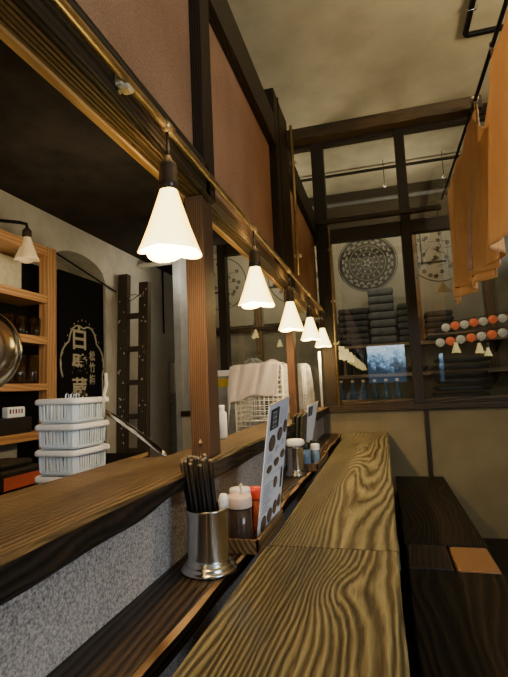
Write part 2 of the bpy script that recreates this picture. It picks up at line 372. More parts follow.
def beam(name, a, b, mat, label, cat='beam', group=None, bevel=.004):
    return tag(box(a, b).build(name, mat, bevel=bevel), label, cat, group)
beam('ceiling_beam', (-.475, -4.4, 1.135), (-.412, 3.60, 1.285), M['beam'], 'long black beam running above the brown plaster panels')
beam('cross_beam', (-.408, 2.34, 1.275), (.545, 2.41, 1.340), M['beam_x'], 'burnished brown beam crossing under the ceiling from second post', bevel=.006)
beam('cross_beam', (-.408, 3.46, 1.195), (.48, 3.50, 1.228), M['beam_x'], 'slim brown beam in front of the window transom')
# lintel under the panels
g = MB()
g.box((-.475, -4.4, .515), (-.43, 3.6, .56))
for k in range(5):
    x = -.472 + k * .0088
    g.box((x, -4.4, .5115), (x + .0055, 3.6, .5155))
tag(g.build('grooved_lintel', M['groove']), 'grooved brown lintel running along the underside of the panels', 'beam')
beam('lintel_board', (-.490, -4.4, .506), (-.4725, 3.6, .54), M['bright'], 'pale orange pine board behind the grooved lintel', 'board', bevel=.002)
f_ = MB()
f_.box((-.43, -4.4, .512), (-.412, 1.10, .60))
vs = []; n = 10
f_.add([(-.43, 1.10, .512), (-.412, 1.10, .512), (-.412, 1.155, .500), (-.43, 1.155, .500), (-.43, 1.10, .60), (-.412, 1.10, .60), (-.412, 1.145, .59), (-.43, 1.145, .59)], [(0, 3, 2, 1), (4, 5, 6, 7), (0, 1, 5, 4), (1, 2, 6, 5), (2, 3, 7, 6), (3, 0, 4, 7)])
tag(f_.build('fascia_board', M['beam'], bevel=.002), 'dark fascia board behind the near pipe, ending raggedly at first post', 'board')

# posts
def post(y, w, zt, mat, label, x0=-.483, x1=-.431, z0=-.168):
    t = thing('wooden_post', label, 'post', ((x0 + x1) / 2, y + w / 2, z0), group=None)
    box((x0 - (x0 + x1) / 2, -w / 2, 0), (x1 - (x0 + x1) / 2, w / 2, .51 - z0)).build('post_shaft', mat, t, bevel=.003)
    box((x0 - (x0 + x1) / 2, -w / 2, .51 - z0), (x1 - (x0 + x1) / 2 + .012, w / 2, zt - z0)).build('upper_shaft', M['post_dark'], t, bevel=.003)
    return t
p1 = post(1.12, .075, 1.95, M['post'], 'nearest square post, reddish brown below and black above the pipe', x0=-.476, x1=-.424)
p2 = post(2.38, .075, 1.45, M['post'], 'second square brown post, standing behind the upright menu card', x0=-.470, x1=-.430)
# burn mark / chip on near post
MB().lathe([(0.0001, .0), (.006, .002), (.0001, .012)], n=8).build('bare_wood_chip', M['bright'], p1, loc=(.0, -.0385, .035))
p3 = thing('wooden_post', 'thick black corner post holding the beam end at second post', 'post', (-.40, 2.37, .56))
box((-.068, -.285, 0), (-.010, .0, .86)).build('post_shaft', M['post_dark'], p3, bevel=.004)
box((-.010, -.20, 0), (-.006, -.19, .86)).build('joint_strip', M['beam'], p3)

# counter rail (wavy natural front edge)
def rail_front(y): return -.400 + .0015 * sin(y * 5) + .001 * sin(y * 17 + 1)
def rail_back(y): return -.655 if y < 1.14 else (-.56 if y < 2.3 else -.56 - .04 * (y - 2.3))
def rail_bot(y): return -.214 + .0015 * sin(y * 7 + 2) + .0012 * sin(y * 23) + (.012 * math.exp(-((y - .86) / .09) ** 2))
y0, y1, n = -4.4, 3.598, 300
t = thing('counter_rail', 'thick weathered plank rail between dining ledge and kitchen', 'counter rail', (-.53, 1.5, -.17))
L = Vector((-.53, 1.5, -.17))
top = MB(); fr = MB(); v = []
for i in range(n + 1):
    y = y0 + (y1 - y0) * i / n
    v += [Vector((rail_front(y) - .006, y, -.168)) - L, Vector((rail_back(y), y, -.168)) - L, Vector((rail_back(y), y, -.212)) - L]
top.add(v, [q for i in range(n) for q in ((3 * i, 3 * i + 3, 3 * i + 4, 3 * i + 1), (3 * i + 1, 3 * i + 4, 3 * i + 5, 3 * i + 2))])
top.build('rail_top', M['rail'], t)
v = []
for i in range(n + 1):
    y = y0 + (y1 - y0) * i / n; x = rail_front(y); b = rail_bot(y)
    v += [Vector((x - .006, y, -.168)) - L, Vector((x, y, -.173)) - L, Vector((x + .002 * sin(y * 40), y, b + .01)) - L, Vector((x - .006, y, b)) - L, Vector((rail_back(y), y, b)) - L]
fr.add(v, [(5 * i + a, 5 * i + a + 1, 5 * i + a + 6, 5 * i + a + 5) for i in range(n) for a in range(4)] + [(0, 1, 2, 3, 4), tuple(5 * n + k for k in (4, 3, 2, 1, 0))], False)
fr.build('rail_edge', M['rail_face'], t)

# ledge at table level
t = thing('counter_ledge', 'narrow dark plank ledge between stucco wall and counter table', 'ledge', (-.39, 1.5, -.365))
L = Vector((-.39, 1.5, -.365))
v = []; v2 = []; n = 300
def led(y): return -.328 + .004 * sin(y * 6 + 1) + .002 * sin(y * 19)
for i in range(n + 1):
    y = y0 + (y1 - y0) * i / n
    v += [Vector((PX, y, -.365)) - L, Vector((led(y) - .006 - .003 * sin(y * 11), y, -.365)) - L]
    v2 += [Vector((led(y) - .006 - .003 * sin(y * 11), y, -.365)) - L, Vector((led(y), y, -.371)) - L, Vector((led(y) - .004, y, -.402)) - L, Vector((PX, y, -.402)) - L]
MB().add(v, [(2 * i, 2 * i + 1, 2 * i + 3, 2 * i + 2) for i in range(n)]).build('ledge_top', M['ledge'], t)
e = MB().add(v2, [(4 * i, 4 * i + 4, 4 * i + 5, 4 * i + 1) for i in range(n)]).build('worn_edge', M['ledge_edge'], t); e['label'] = 'bare yellowish worn edge of the ledge'
MB().add(v2, [(4 * i + a, 4 * i + 4 + a, 4 * i + 5 + a, 4 * i + 1 + a) for i in range(n) for a in (1, 2)]).build('ledge_edge', M['rail_face'], t)

# counter table: two butted boards
t = thing('counter_table', 'long charred cedar counter table with raised wavy grain', 'table', (-.14, 1.5, FLOOR))
def board(xa, xb, ya, yb, mat, seed):
    rnd = random.Random(seed); n = 60; v = []; L = Vector((-.14, 1.5, FLOOR))
    for i in range(n + 1):
        y = ya + (yb - ya) * i / n
        w1 = .0012 * sin(y * 11 + seed) + rnd.uniform(-.0005, .0005); w0 = .0012 * sin(y * 8 + seed)
        for x, z in ((xa(y) + w0, -.402), (xa(y) + w0, -.364), (xa(y) + w0 + .004, -.360), (xb(y) + w1 - .004, -.360), (xb(y) + w1, -.364), (xb(y) + w1, -.402)):
            v.append(Vector((x, y, z)) - L)
    fs = [(6 * i + a, 6 * i + (a + 1) % 6, 6 * i + 6 + (a + 1) % 6, 6 * i + 6 + a) for i in range(n) for a in range(6)] + [(5, 4, 3, 2, 1, 0), tuple(6 * n + a for a in range(6))]
    return MB().add(v, fs).build('tabletop_board', mat, t)
b_ = board(lambda y: -.288, lambda y: .005, -.5, 1.086, M['table_near'], 1); b_['label'] = 'nearer tabletop board with a knot'
b_ = board(lambda y: -.281 - .012 * (y - 1.09) / 2.5, lambda y: .006, 1.090, 3.59, M['table_far'], 2); b_['label'] = 'farther tabletop board reaching the window wall'
for y in (-.3, .9, 2.2, 3.4):
    box((-.10, y - 1.54, 0), (.10, y - 1.46, .678)).build('leg', M['bench'], t, bevel=.004)

# benches
def bench(y0, y1, x0, x1, zt, label):
    t = thing('wooden_bench', label, 'bench', ((x0 + x1) / 2, (y0 + y1) / 2, FLOOR))
    hx, hy = (x1 - x0) / 2, (y1 - y0) / 2; h = zt - FLOOR
    box((-hx, -hy, h - .04), (hx, hy, h)).build('seat', M['bench'], t, bevel=.004)
    for s in (-1, 1):
        box((-hx + .03, s * (hy - .12) - .03, 0), (hx - .03, s * (hy - .12) + .03, h - .04)).build('leg', M['bench'], t, bevel=.003)
    box((-.02, -hy + .14, .12), (.02, hy - .14, .17)).build('stretcher', M['bench'], t, bevel=.003)
    return t
bench(.25, 1.79, .035, .345, -.65, 'near black plank bench with pale grain marks beside the counter table')
bench(2.065, 3.47, .035, .345, -.65, 'far black plank bench reaching towards the window wall')
t = thing('low_stool', 'small stool with a bare brown wood top between two benches', 'stool', (.263, 1.927, FLOOR))
box((-.062, -.122, .395), (.075, .122, .43)).build('stool_top', M['block'], t, bevel=.008)
for sx in (-.05, .062):
    for sy in (-.1, .1): box((sx - .011, sy - .011, 0), (sx + .011, sy + .011, .395)).build('leg', M['bench'], t)
t = thing('low_stool', 'small stool with a dark top between two benches, left of brown one', 'stool', (.115, 1.927, FLOOR))
box((-.075, -.122, .395), (.075, .122, .432)).build('stool_top', M['block_dark'], t, bevel=.006)
for sx in (-.06, .06):
    for sy in (-.1, .1): box((sx - .011, sy - .011, 0), (sx + .011, sy + .011, .395)).build('leg', M['bench'], t)

# batten on the far stucco wall
struct('trim_batten', box((.262, WY - .034, FLOOR), (.292, WY - .02, -.20)), M['frame_z'], bevel=.002)
struct('trim_sill', box((-1.60, WY - .05, -.207), (XR, WY + .03, -.165)), M['frame_x'], bevel=.003)

# ------------------------------------------------------------------ windows in the far wall
mull = [(-1.60, -1.59), (-1.245, -1.18), (-.43, -.335), (.205, .275), (.98, 1.06), (1.9, 1.98), (XR - .03, XR)]
def window(n, xa, xb, label):
    t = thing('window_%d' % n, label, 'window', ((xa + xb) / 2, WY, -.165)); t['kind'] = 'structure'
    cx = (xa + xb) / 2; h = (xb - xa) / 2
    L = lambda x, y, z: (x - cx, y - WY, z + .165)
    fr = MB()
    fr.box(L(xa, WY - .03, -.165), L(xb, WY + .03, -.125)); fr.box(L(xa, WY - .03, 1.085), L(xb, WY + .03, 1.185)); fr.box(L(xa, WY - .03, 1.87), L(xb, WY + .03, CEIL))
    fr.build('window_frame', M['frame_x'], t, bevel=.003)
    MB().add([L(xa, WY, -.125), L(xb, WY, -.125), L(xb, WY, 1.085), L(xa, WY, 1.085)], [(0, 1, 2, 3)]).build('lower_pane', M['pane'], t)
    MB().add([L(xa, WY, 1.185), L(xb, WY, 1.185), L(xb, WY, 1.87), L(xa, WY, 1.87)], [(0, 1, 2, 3)]).build('upper_pane', M['pane_up'], t)
for i in range(1, len(mull) - 1):
    window(i + 4, mull[i][1], mull[i + 1][0], 'tall glazed bay')
for k, (a, b) in enumerate(mull):
    if k in (0,): continue
    struct('trim_mullion', box((a, WY - .045, -.165), (b, WY + .045, CEIL)), M['frame_z'], bevel=.003)
struct('trim_top_rail', box((-1.6, WY - .05, 1.90), (XR, WY - .03, CEIL)), M['frame_x'])

# ------------------------------------------------------------------ pipes
t = thing('brass_pipe', 'long dull brass conduit pipe carrying the row of pendant lamps', 'pipe', (-.397, -.5, .545))
MB().tube([(0, -3.9, 0), (0, 4.08, 0)], .0082, 16).build('pipe_tube', M['brass'], t)
for y in (.86, 1.55, 2.17, 2.80, 3.39):
    MB().tube([(0, y + .5 - .016, 0), (0, y + .5 + .016, 0)], .0115, 14).build('pipe_collar', M['brass'], t)
t = thing('pipe_clamp', 'cream porcelain clamp gripping the brass pipe left of nearest lamp', 'clamp', (-.405, .70, .545))
c_ = MB().box((-.018, -.016, -.014), (.006, .016, .012)); c_.box((-.004, -.012, -.020), (.016, .010, -.009))
c_.build('clamp_body', M['porcelain'], t, bevel=.004)
MB().tube([(-.006, -.004, -.022), (-.006, -.004, -.012)], .004, 8).build('screw', M['brass'], t)
def conduit(x, y, z0, z1, zs, label):
    t = thing('wall_conduit', label, 'pipe', (x, y, z0))
    MB().tube([(0, 0, 0), (0, 0, z1 - z0)], .0085, 12).build('conduit_tube', M['brass'], t)
    for z in zs:
        box((-.016, -.003, z - z0 - .008), (.020, .012, z - z0 + .008)).build('clip', M['porcelain'], t, bevel=.003)
conduit(-.378, 2.345, .56, 1.36, (1.16, .66), 'upright brown conduit clipped to the second post')
conduit(-.325, 3.555, -.165, 1.19, (1.02, .62, .3), 'thin upright conduit clipped beside the far window frame')

# ------------------------------------------------------------------ pendant lamps
PR = [(.0165, 0), (.0170, -.004), (.028, -.040), (.040, -.078), (.052, -.112), (.0575, -.126)]
def shade_mesh(k=1.0): return MB().lathe([(a * k, b * k) for a, b in PR], n=48, lobes=4, lobe_amp=.22, lobe_from=0)
def lamp(y, label, z=.545, x=-.397, mat='shade'):
    t = thing('pendant_lamp', label, 'lamp', (x, y, z), group='row of pendant lamps hanging from the brass pipe')
    MB().tube([(0, 0, -.008), (0.001, 0, -.03), (0, 0, -.068)], .0035, 8).build('cord', M['black_metal'], t)
    MB().lathe([(.002, -.060), (.006, -.062), (.008, -.070), (.0165, -.078), (.019, -.086), (.019, -.118), (.021, -.120), (.021, -.134), (.017, -.138)], n=24).build('socket', M['bakelite'], t)
    s = shade_mesh(1.03).build('lamp_shade', M[mat], t, loc=(0, 0, -.133), solid=.0012)
    MB().lathe([(.0001, -.175), (.012, -.168), (.0145, -.155), (.010, -.135), (.006, -.125)], n=16).build('bulb', M['bulb'], t)
    return t
LY = [.858, 1.535, 2.16, 2.78, 3.38]
LL = ['nearest and largest pendant lamp with lit conical frosted shade', 'second lit pendant lamp, between first and second post',
      'third lit pendant lamp, just in front of the second post', 'fourth lit pendant lamp, just past the second post', 'fifth and farthest lit pendant lamp beside the window wall']
for y, l, dz in zip(LY, LL, (0, 0, .018, .010, .008)):
    lamp(y, l, z=.545 - dz)
def plight(x, y, z, e, col=(1, .70, .36), rad=.03, typ='POINT', gl=False):  # point light for the lamps, also used for added fill lights
    d = bpy.data.lights.new('lamp_and_fill_light', typ); d.energy = e; d.color = col; d.shadow_soft_size = rad
    o = bpy.data.objects.new('lamp_and_fill_light', d); C.objects.link(o); o.location = (x, y, z); o.visible_glossy = gl; return o
BY_ = [.20, -.45, -1.10, -1.75, -2.40, -3.05, -3.70]
for k, y in enumerate(BY_):
    lamp(y, 'lit pendant lamp of the same row, seen only mirrored, %s behind the viewpoint' % ('first', 'second', 'third', 'fourth', 'fifth', 'sixth', 'seventh')[k], mat='shade_far')
for y in BY_[1:4]: plight(-.397, y, .272, 4.0)
for y in LY: plight(-.397, y, .272, 4.8)
for y in LY: plight(-.385, y, .50, .35, rad=.02)      # light leaking from the top of each shade on to the pipe

# kitchen wall lamps on bent arms, above the shelf
def wall_lamp(y, label, mat):
    t = thing('wall_lamp', label, 'lamp', (-1.80, y, .94))
    MB().tube([(-.20, -.22, -.015), (-.10, -.10, -.005), (-.03, -.02, 0), (-.004, 0, -.006), (0, 0, -.03)], .009, 10).build('arm', M['black_metal'], t)
    MB().lathe([(.003, -.022), (.012, -.030), (.024, -.045), (.024, -.075), (.017, -.082)], n=20).build('socket', M['bakelite'], t)
    shade_mesh(1.0).build('lamp_shade', M[mat], t, loc=(0, 0, -.075), solid=.0012)
wall_lamp(2.08, 'unlit cream glass lamp on a black arm above the pine shelf', 'shade_dim')
wall_lamp(.45, 'lit glass lamp on a black arm farther along the kitchen wall, mirrored in glass', 'shade_far')
wall_lamp(-1.3, 'lit glass lamp on a black arm at the rear kitchen wall, mirrored in glass', 'shade_far')
plight(-1.75, .45, .80, 1.6); plight(-1.75, -1.3, .80, 1.5)
# right room lamps (seen only mirrored)
for x, y, l in ((.93, .70, 'lit pendant lamp over the right side of the room, first mirrored'), (1.28, .30, 'lit pendant lamp over the right side, second mirrored'), (1.62, -.9, 'lit pendant lamp over the right side, third mirrored')):
    t = lamp(y, l, .60, x, 'shade_far'); t['group'] = 'pendant lamps over the right side of the room'
    MB().tube([(0, 0, -.01), (0, 0, CEIL - .60)], .0035, 8).build('cord', M['black_metal'], t)
plight(1.28, .3, .3, .8)

# ------------------------------------------------------------------ things on the ledge
def holder(x, y, label, sc=1.0):
    t = thing('chopstick_holder', label, 'holder', (x, y, -.365))
    MB().lathe([(.0001, .001), (.0560, .001), (.0570, .003), (.0570, .006), (.0560, .0075), (.0525, .0085), (.0515, .0095), (.0510, .0140), (.0500, .0155), (.0465, .0165), (.0455, .0175), (.0450, .0225), (.0435, .0240), (.0430, .0250), (.0430, .0300), (.0430, .118), (.0452, .121), (.0452, .124), (.0425, .125), (.0405, .122), (.040, .040), (.0001, .038)], n=48).build('steel_cup', M['steel'], t)
    return t
h1 = holder(-.368, .942, 'near stainless steel holder with a flared round base full of chopsticks')
rnd = random.Random(3)
def chopsticks(x, y, z, n, label, group, spread=.030, lean=(-.10, -.03), h=.205):
    base = None
    for k in range(n):
        a = rnd.uniform(0, 2 * PI); rr = spread * math.sqrt((k + .5) / n); a = k * 2.4
        px, py = rr * cos(a), rr * sin(a)
        lx = lean[0] + px * .9 + rnd.uniform(-.03, .03); ly = lean[1] + py * .9 + rnd.uniform(-.03, .03)
        hh = h + rnd.uniform(-.008, .008)
        if base is None:
            base = thing('chopstick', label, 'chopstick', (x + px, y + py, z), group=group); o = base
            MB().tube([(0, 0, 0), (0, 0, .195)], [.0030, .0046], 6).build('stick', M['chopstick'], base)
            MB().tube([(0, 0, .195), (0, 0, .2)], [.0046, .0040], 6).build('worn_tip', M['tip'], base)
        else:
            o = dup(base, (x + px, y + py, z))
        o.rotation_euler = (-ly, lx, 0); o.scale = (1, 1, hh / .2)
chopsticks(-.372, .942, -.324, 40, 'black lacquered chopstick in the near steel holder', 'chopsticks standing in the near steel holder', spread=.028, lean=(-.085, -.02), h=.183)
t = thing('sauce_spoon', 'white plastic spoon end leaning inside the near steel holder', 'spoon', (-.345, .960, -.33))
MB().tube([(0, 0, 0), (.004, 0, .08), (.006, 0, .10), (.007, 0, .112)], [.004, .008, .012, .007], 12).build('spoon_handle', M['white'], t)

def tray(x0, x1, y0, y1, label):
    t = thing('condiment_tray', label, 'tray', ((x0 + x1) / 2, (y0 + y1) / 2, -.363)); hx, hy = (x1 - x0) / 2, (y1 - y0) / 2
    box((-hx, -hy, 0), (hx, hy, .006)).build('tray_base', M['tray'], t)
    MB().box((-hx, -hy, .004), (hx, -hy + .008, .030)).box((-hx, hy - .008, .004), (hx, hy, .030)).box((-hx, -hy, .004), (-hx + .008, hy, .030)).box((hx - .008, -hy, .004), (hx, hy, .030)).build('tray_rim', M['tray'], t, bevel=.0015)
tray(-.388, -.287, 1.035, 1.30, 'brown wooden tray holding sauce bottles and menu, nearer one')
def squeeze_bottle(x, y, label, body, cap, r=.030, h=.085, spout=True, hook=True):
    t = thing('sauce_bottle', label, 'bottle', (x, y, -.357))
    MB().lathe([(.0001, 0), (r, .001), (r * 1.03, .004), (r * .98, h * .5), (r * .94, h), (.0001, h)], n=28).build('bottle_body', body, t)
    MB().lathe([(r * 1.0, h - .002), (r * 1.02, h), (r * 1.02, h + .018), (r * .96, h + .023), (r * .4, h + .025), (.0001, h + .026)], n=28).build('cap', cap, t)
    if hook: MB().tube([(.004, 0, h + .02), (.006, 0, h + .034), (.004, 0, h + .044), (.008, 0, h + .050)], .0028, 8).build('spout', M['porcelain'], t)
    return t
squeeze_bottle(-.345, 1.085, 'dark sauce bottle with cloudy pink cap at the tray front', M['sauce'], M['cap_pink'])
squeeze_bottle(-.362, 1.150, 'second dark bottle with white cap behind the sauce bottle', M['sauce'], M['white'], r=.026, h=.088, hook=False)
squeeze_bottle(-.335, 1.185, 'red capped bottle of chili in the near tray behind the sauce', M['chili'], M['red'], r=.022, h=.082, hook=False)

# menu card leaning over the tray
def menu(P0, P1, P2, P3, label, rich=True):
    """P0 bottom near, P1 bottom far, P2 top far, P3 top near"""
    P0, P1, P2, P3 = map(Vector, (P0, P1, P2, P3))
    t = thing('menu_card', label, 'menu', P0)
    nrm = (P1 - P0).cross(P3 - P0).normalized()
    def pt(a, b, d=0): return (P0 * (1 - a) + P1 * a) * (1 - b) + (P3 * (1 - a) + P2 * a) * b + nrm * d - P0
    MB().add([pt(0, 0), pt(1, 0), pt(1, 1), pt(0, 1), pt(0, 0, -.0025), pt(1, 0, -.0025), pt(1, 1, -.0025), pt(0, 1, -.0025)],
             [(0, 1, 2, 3), (7, 6, 5, 4), (0, 4, 5, 1), (1, 5, 6, 2), (2, 6, 7, 3), (3, 7, 4, 0)]).build('card', M['paper'], t)
    MB().add([pt(0, 1, .0006), pt(1, 1, .0006), pt(1, 1.008, .0006), pt(0, 1.008, .0006), pt(0, 1, -.003), pt(1, 1, -.003), pt(1, 1.008, -.003), pt(0, 1.008, -.003)], [(0, 1, 2, 3), (7, 6, 5, 4), (0, 4, 5, 1), (1, 5, 6, 2), (2, 6, 7, 3), (3, 7, 4, 0)]).build('top_edge', M['paper_back'], t)
    def rect(mb, a0, a1, b0, b1, d): mb.add([pt(a0, b0, d), pt(a1, b0, d), pt(a1, b1, d), pt(a0, b1, d)], [(0, 1, 2, 3)])
    q = MB(); rect(q, .10, .50, .79, .96, .0008); q.build('title_block', M['ink'], t)
    q = MB()
    for b in (.925, .885, .845, .81):
        rect(q, .20, .38, b, b + .005, .0012)
    for a in (.22, .30, .36): rect(q, a, a + .009, .83, .93, .0012)
    q.build('title_lettering', M['paper'], t)
    if not rich: return t
    q = MB()
    rl = random.Random(5)
    for a in (.60, .66, .80, .86):
        for k in range(9):
            b = .93 - k * .014 - (.01 if a > .7 else 0); rect(q, a, a + .018, b - .008, b, .0008)
    for a0, b0, rows, ln in ((.10, .585, 4, .26), (.44, .625, 3, .2), (.74, .655, 3, .18), (.08, .36, 9, .42), (.10, .22, 5, .36)):
        for k in range(rows): rect(q, a0, a0 + ln * rl.uniform(.6, 1), b0 - k * .017, b0 - k * .017 + .006, .0008)
    rect(q, .04, .96, .425, .429, .0008)
    q.build('printed_text', M['ink_grey'], t)
    H = (P3 - P0).length; W = (P1 - P0).length
    for a, b, ra, rb in ((.27, .68, .15, .065), (.62, .72, .12, .055), (.88, .76, .10, .055), (.25, .475, .12, .03), (.57, .50, .12, .035), (.86, .535, .11, .035),
                         (.60, .335, .09, .045), (.20, .07, .11, .06), (.45, .10, .11, .055), (.68, .13, .10, .055), (.88, .155, .09, .05)):
        n = 24
        c = MB().add([pt(a + ra * cos(2 * PI * k / n), b + rb * sin(2 * PI * k / n), .0008) for k in range(n)], [tuple(range(n))]).build('dish_picture', M['food_rim'], t)
        MB().add([pt(a + ra * .8 * cos(2 * PI * k / n), b + rb * .8 * sin(2 * PI * k / n), .0011) for k in range(n)], [tuple(range(n))]).build('dish_filling', M['food'], c)
    q = MB(); rect(q, .84, .93, .26, .42, .0008); q.build('side_picture', M['ink'], t)
    return t
menu((-.312, 1.115, -.352), (-.297, 1.288, -.352), (-.262, 1.338, -.030), (-.276, 1.150, -.048), 'tall white menu card with black title block leaning out of the near tray')

# second set, farther along
h2 = holder(-.372, 1.955, 'second steel holder topped by a rolled white cloth, farther down the ledge')
h2.scale = (.8, .8, .93)
t = thing('rolled_cloth', 'rolled white cloth resting on top of the second steel holder', 'cloth', (-.372, 1.955, -.247))
MB().lathe([(.0001, -.002), (.030, -.001), (.038, .004), (.041, .014), (.038, .024), (.030, .028), (.0001, .030)], n=28).build('cloth_roll', M['white'], t)
tray(-.385, -.292, 2.04, 2.42, 'small brown wooden tray with jars, farther one down the ledge')
for k, (dx, dy, l) in enumerate(((-.445, 2.14, 'black folded menu leaning leftmost behind the second steel holder'), (-.427, 2.15, 'black folded menu leaning in the middle behind the second holder'), (-.409, 2.16, 'black folded menu leaning rightmost behind the second holder'))):
    t = thing('folded_menu', l, 'menu', (dx + .012, dy, -.357), group='dark folded menus in the far tray')
    MB().add([(0, 0, 0), (.010, 0, 0), (.010, .14, 0), (0, .14, 0), (.018, .02, .215), (.028, .02, .215), (.028, .16, .225), (.018, .16, .225)], [(0, 3, 2, 1), (4, 5, 6, 7), (0, 1, 5, 4), (1, 2, 6, 5), (2, 3, 7, 6), (3, 0, 4, 7)]).build('menu_cover', M['menu_dark'], t)
menu((-.392, 2.30, -.357), (-.378, 2.37, -.357), (-.330, 2.45, -.085), (-.366, 2.32, -.102), 'smaller white menu card with black title standing in the far tray', False)
for x, y, b, c, rr, hh, l in ((-.352, 2.075, M['blue_jar'], M['black'], .026, .085, 'blue tinted jar with a black lid in the far tray'), (-.318, 2.16, M['blue_jar'], M['white'], .020, .07, 'small blue tinted jar with a pale lid in the far tray'), (-.33, 2.25, M['sauce'], M['black'], .024, .075, 'dark bottle with black cap at the back of the far tray')):
    t = squeeze_bottle(x, y, l, b, c, rr, hh, hook=False)

# ------------------------------------------------------------------ kitchen counter and things
struct('trim_kitchen_counter', MB().box((-1.12, -.5, -.46), (-.53, 3.55, -.42)).box((-1.08, -.5, FLOOR), (-.53, 3.55, -.46)), M['counter'])
def basket_mesh():
    """tapered slotted basket, top at z=0, height .082"""
    w, d, h, rr = .078, .090, .080, .022
    def loop(k, z, n=6):
        a, b = w * k, d * k; pts = []
        for cx, cy, s in ((a - rr, b - rr, 0), (-a + rr, b - rr, 1), (-a + rr, -b + rr, 2), (a - rr, -b + rr, 3)):
            for i in range(n + 1):
                t = s * PI / 2 + i / n * PI / 2; pts.append(Vector((cx + rr * cos(t), cy + rr * sin(t), z)))
        return pts
    return w, d, h, loop
def make_basket(loc, rz, label):
    t = thing('slotted_basket', label, 'basket', loc, rz, group='stack of white slotted plastic baskets')
    w, d, h, loop = basket_mesh()
    # rim: rounded band
    rim = MB(); prof = [(.97, -.018), (1.07, -.020), (1.10, -.014), (1.085, -.004), (1.03, 0), (.97, -.003)]
    rings = [loop(k, z) for k, z in prof]; n = len(rings[0])
    rim.add([p for R_ in rings for p in R_], [(i * n + k, i * n + (k + 1) % n, ((i + 1) % len(rings)) * n + (k + 1) % n, ((i + 1) % len(rings)) * n + k) for i in range(len(rings)) for k in range(n)], True)
    rim.build('basket_rim', M['rim'], t)
    body = MB()
    A = loop(.96, -.018); B = loop(.93, -h)
    n = len(A)
    def bar(fr, wd, side):
        s, ax = side
        if ax == 0:   # wall with normal along y
            p0 = Vector((fr * w * .82, s * d * .955, -.016)); p1 = Vector((fr * w * .80, s * d * .925, -h + .008)); dx = Vector((wd / 2, 0, 0)); dn = Vector((0, s * .0015, 0))
        else:
            p0 = Vector((s * w * .955, fr * d * .76, -.016)); p1 = Vector((s * w * .925, fr * d * .74, -h + .008)); dx = Vector((0, wd / 2, 0)); dn = Vector((s * .001, 0, 0))
        v = [p0 - dx - dn, p0 + dx - dn, p0 + dx + dn, p0 - dx + dn, p1 - dx - dn, p1 + dx - dn, p1 + dx + dn, p1 - dx + dn]
        body.add(v, [(0, 1, 2, 3), (4, 5, 6, 7), (0, 1, 5, 4), (1, 2, 6, 5), (2, 3, 7, 6), (3, 0, 4, 7)])
    for s in (-1, 1):
        for k in range(10): bar(-1 + 2 * k / 9, .0066, (s, 0))
        for k in range(12): bar(-1 + 2 * k / 11, .0062, (s, 1))
    # rounded solid corners
    for c in range(4):
        seg = range(c * 7, c * 7 + 7); v = []
        for i in seg: v += [A[i], B[i]]
        body.add(v, [(2 * i, 2 * i + 1, 2 * i + 3, 2 * i + 2) for i in range(6)], True)
    # bottom band and floor
    R1 = loop(.935, -h + .010); R2 = loop(.93, -h)
    body.add(R1 + R2, [(k, (k + 1) % n, n + (k + 1) % n, n + k) for k in range(n)] + [tuple(range(n, 2 * n))], True)
    body.build('slotted_wall', M['basket'], t)
    return t
BX, BY = -1.035, 1.42
bl = ['topmost white slotted basket of the stack, holding utensils', 'second white slotted basket from the top of the stack', 'third white slotted basket from the top of the stack', 'fourth white slotted basket down, just above the counter rail', 'lowest white slotted basket of the stack on the counter']
b0 = make_basket((BX, BY, -.008), math.radians(-3), bl[0])
for k in range(1, 5): dup(b0, (BX, BY, -.008 - .083 * k), math.radians(-3), bl[k])
for (x, y), l in zip(((-1.05, 1.40), (-1.033, 1.405), (-1.016, 1.41)), ('leftmost of three bent wire utensils sticking out of top basket', 'middle of three bent wire utensils sticking out of top basket', 'rightmost of three bent wire utensils sticking out of top basket')):
    t = thing('wire_utensil', l, 'utensil', (x, y, -.085), group='bent wire utensils in the top basket')
    MB().tube([(0, 0, 0), (0, 0, .088), (.003, .004, .098), (.006, .008, .088), (.006, .008, 0)], .0028, 8).build('bent_wire', M['chrome'], t)
t = thing('ladle', 'pale rounded utensil handle standing at the right of top basket', 'utensil', (-.93, 1.44, -.078))
MB().tube([(0, 0, 0), (.003, 0, .08), (.012, .0, .11), (.010, 0, .15)], [.004, .0055, .006, .005], 10).build('handle', M['white'], t)


t = thing('faucet', 'shiny chrome swan faucet spout sloping down behind the baskets', 'faucet', (-1.06, 1.60, -.42))
MB().tube([(0, 0, 0), (0, 0, .30), (.02, -.01, .345), (.06, -.04, .355), (.12, -.08, .338), (.24, -.14, .288), (.36, -.20, .232), (.385, -.21, .21)], .0095, 14).build('spout', M['chrome'], t)
MB().lathe([(.0001, 0), (.03, 0), (.03, .01), (.018, .02), (.014, .05), (.0001, .05)], n=24).build('base', M['chrome'], t)

# big stainless pot hung at left edge
t = thing('steel_pot', 'large round stainless steel pot at the left edge of kitchen', 'pot', (-1.05, 1.02, .135))
ax = (.86, -.50, .02)
MB().lathe([(.0001, .055), (.05, .054), (.088, .046), (.106, .028), (.112, .004), (.119, .002), (.121, -.004), (.117, -.010), (.112, -.008), (.110, -.12), (.0001, -.125)], n=56, axis=ax).build('pot_body', M['steel'], t)
MB().lathe([(.1125, .003), (.122, .002), (.124, -.005), (.1125, -.011)], n=56, axis=ax).build('pot_rim', M['chrome'], t)
MB().tube([(-.03, .02, .11), (-.03, .02, .5), (-.03, .02, 1.03)], .004, 8).build('hanging_rod', M['black_metal'], t)

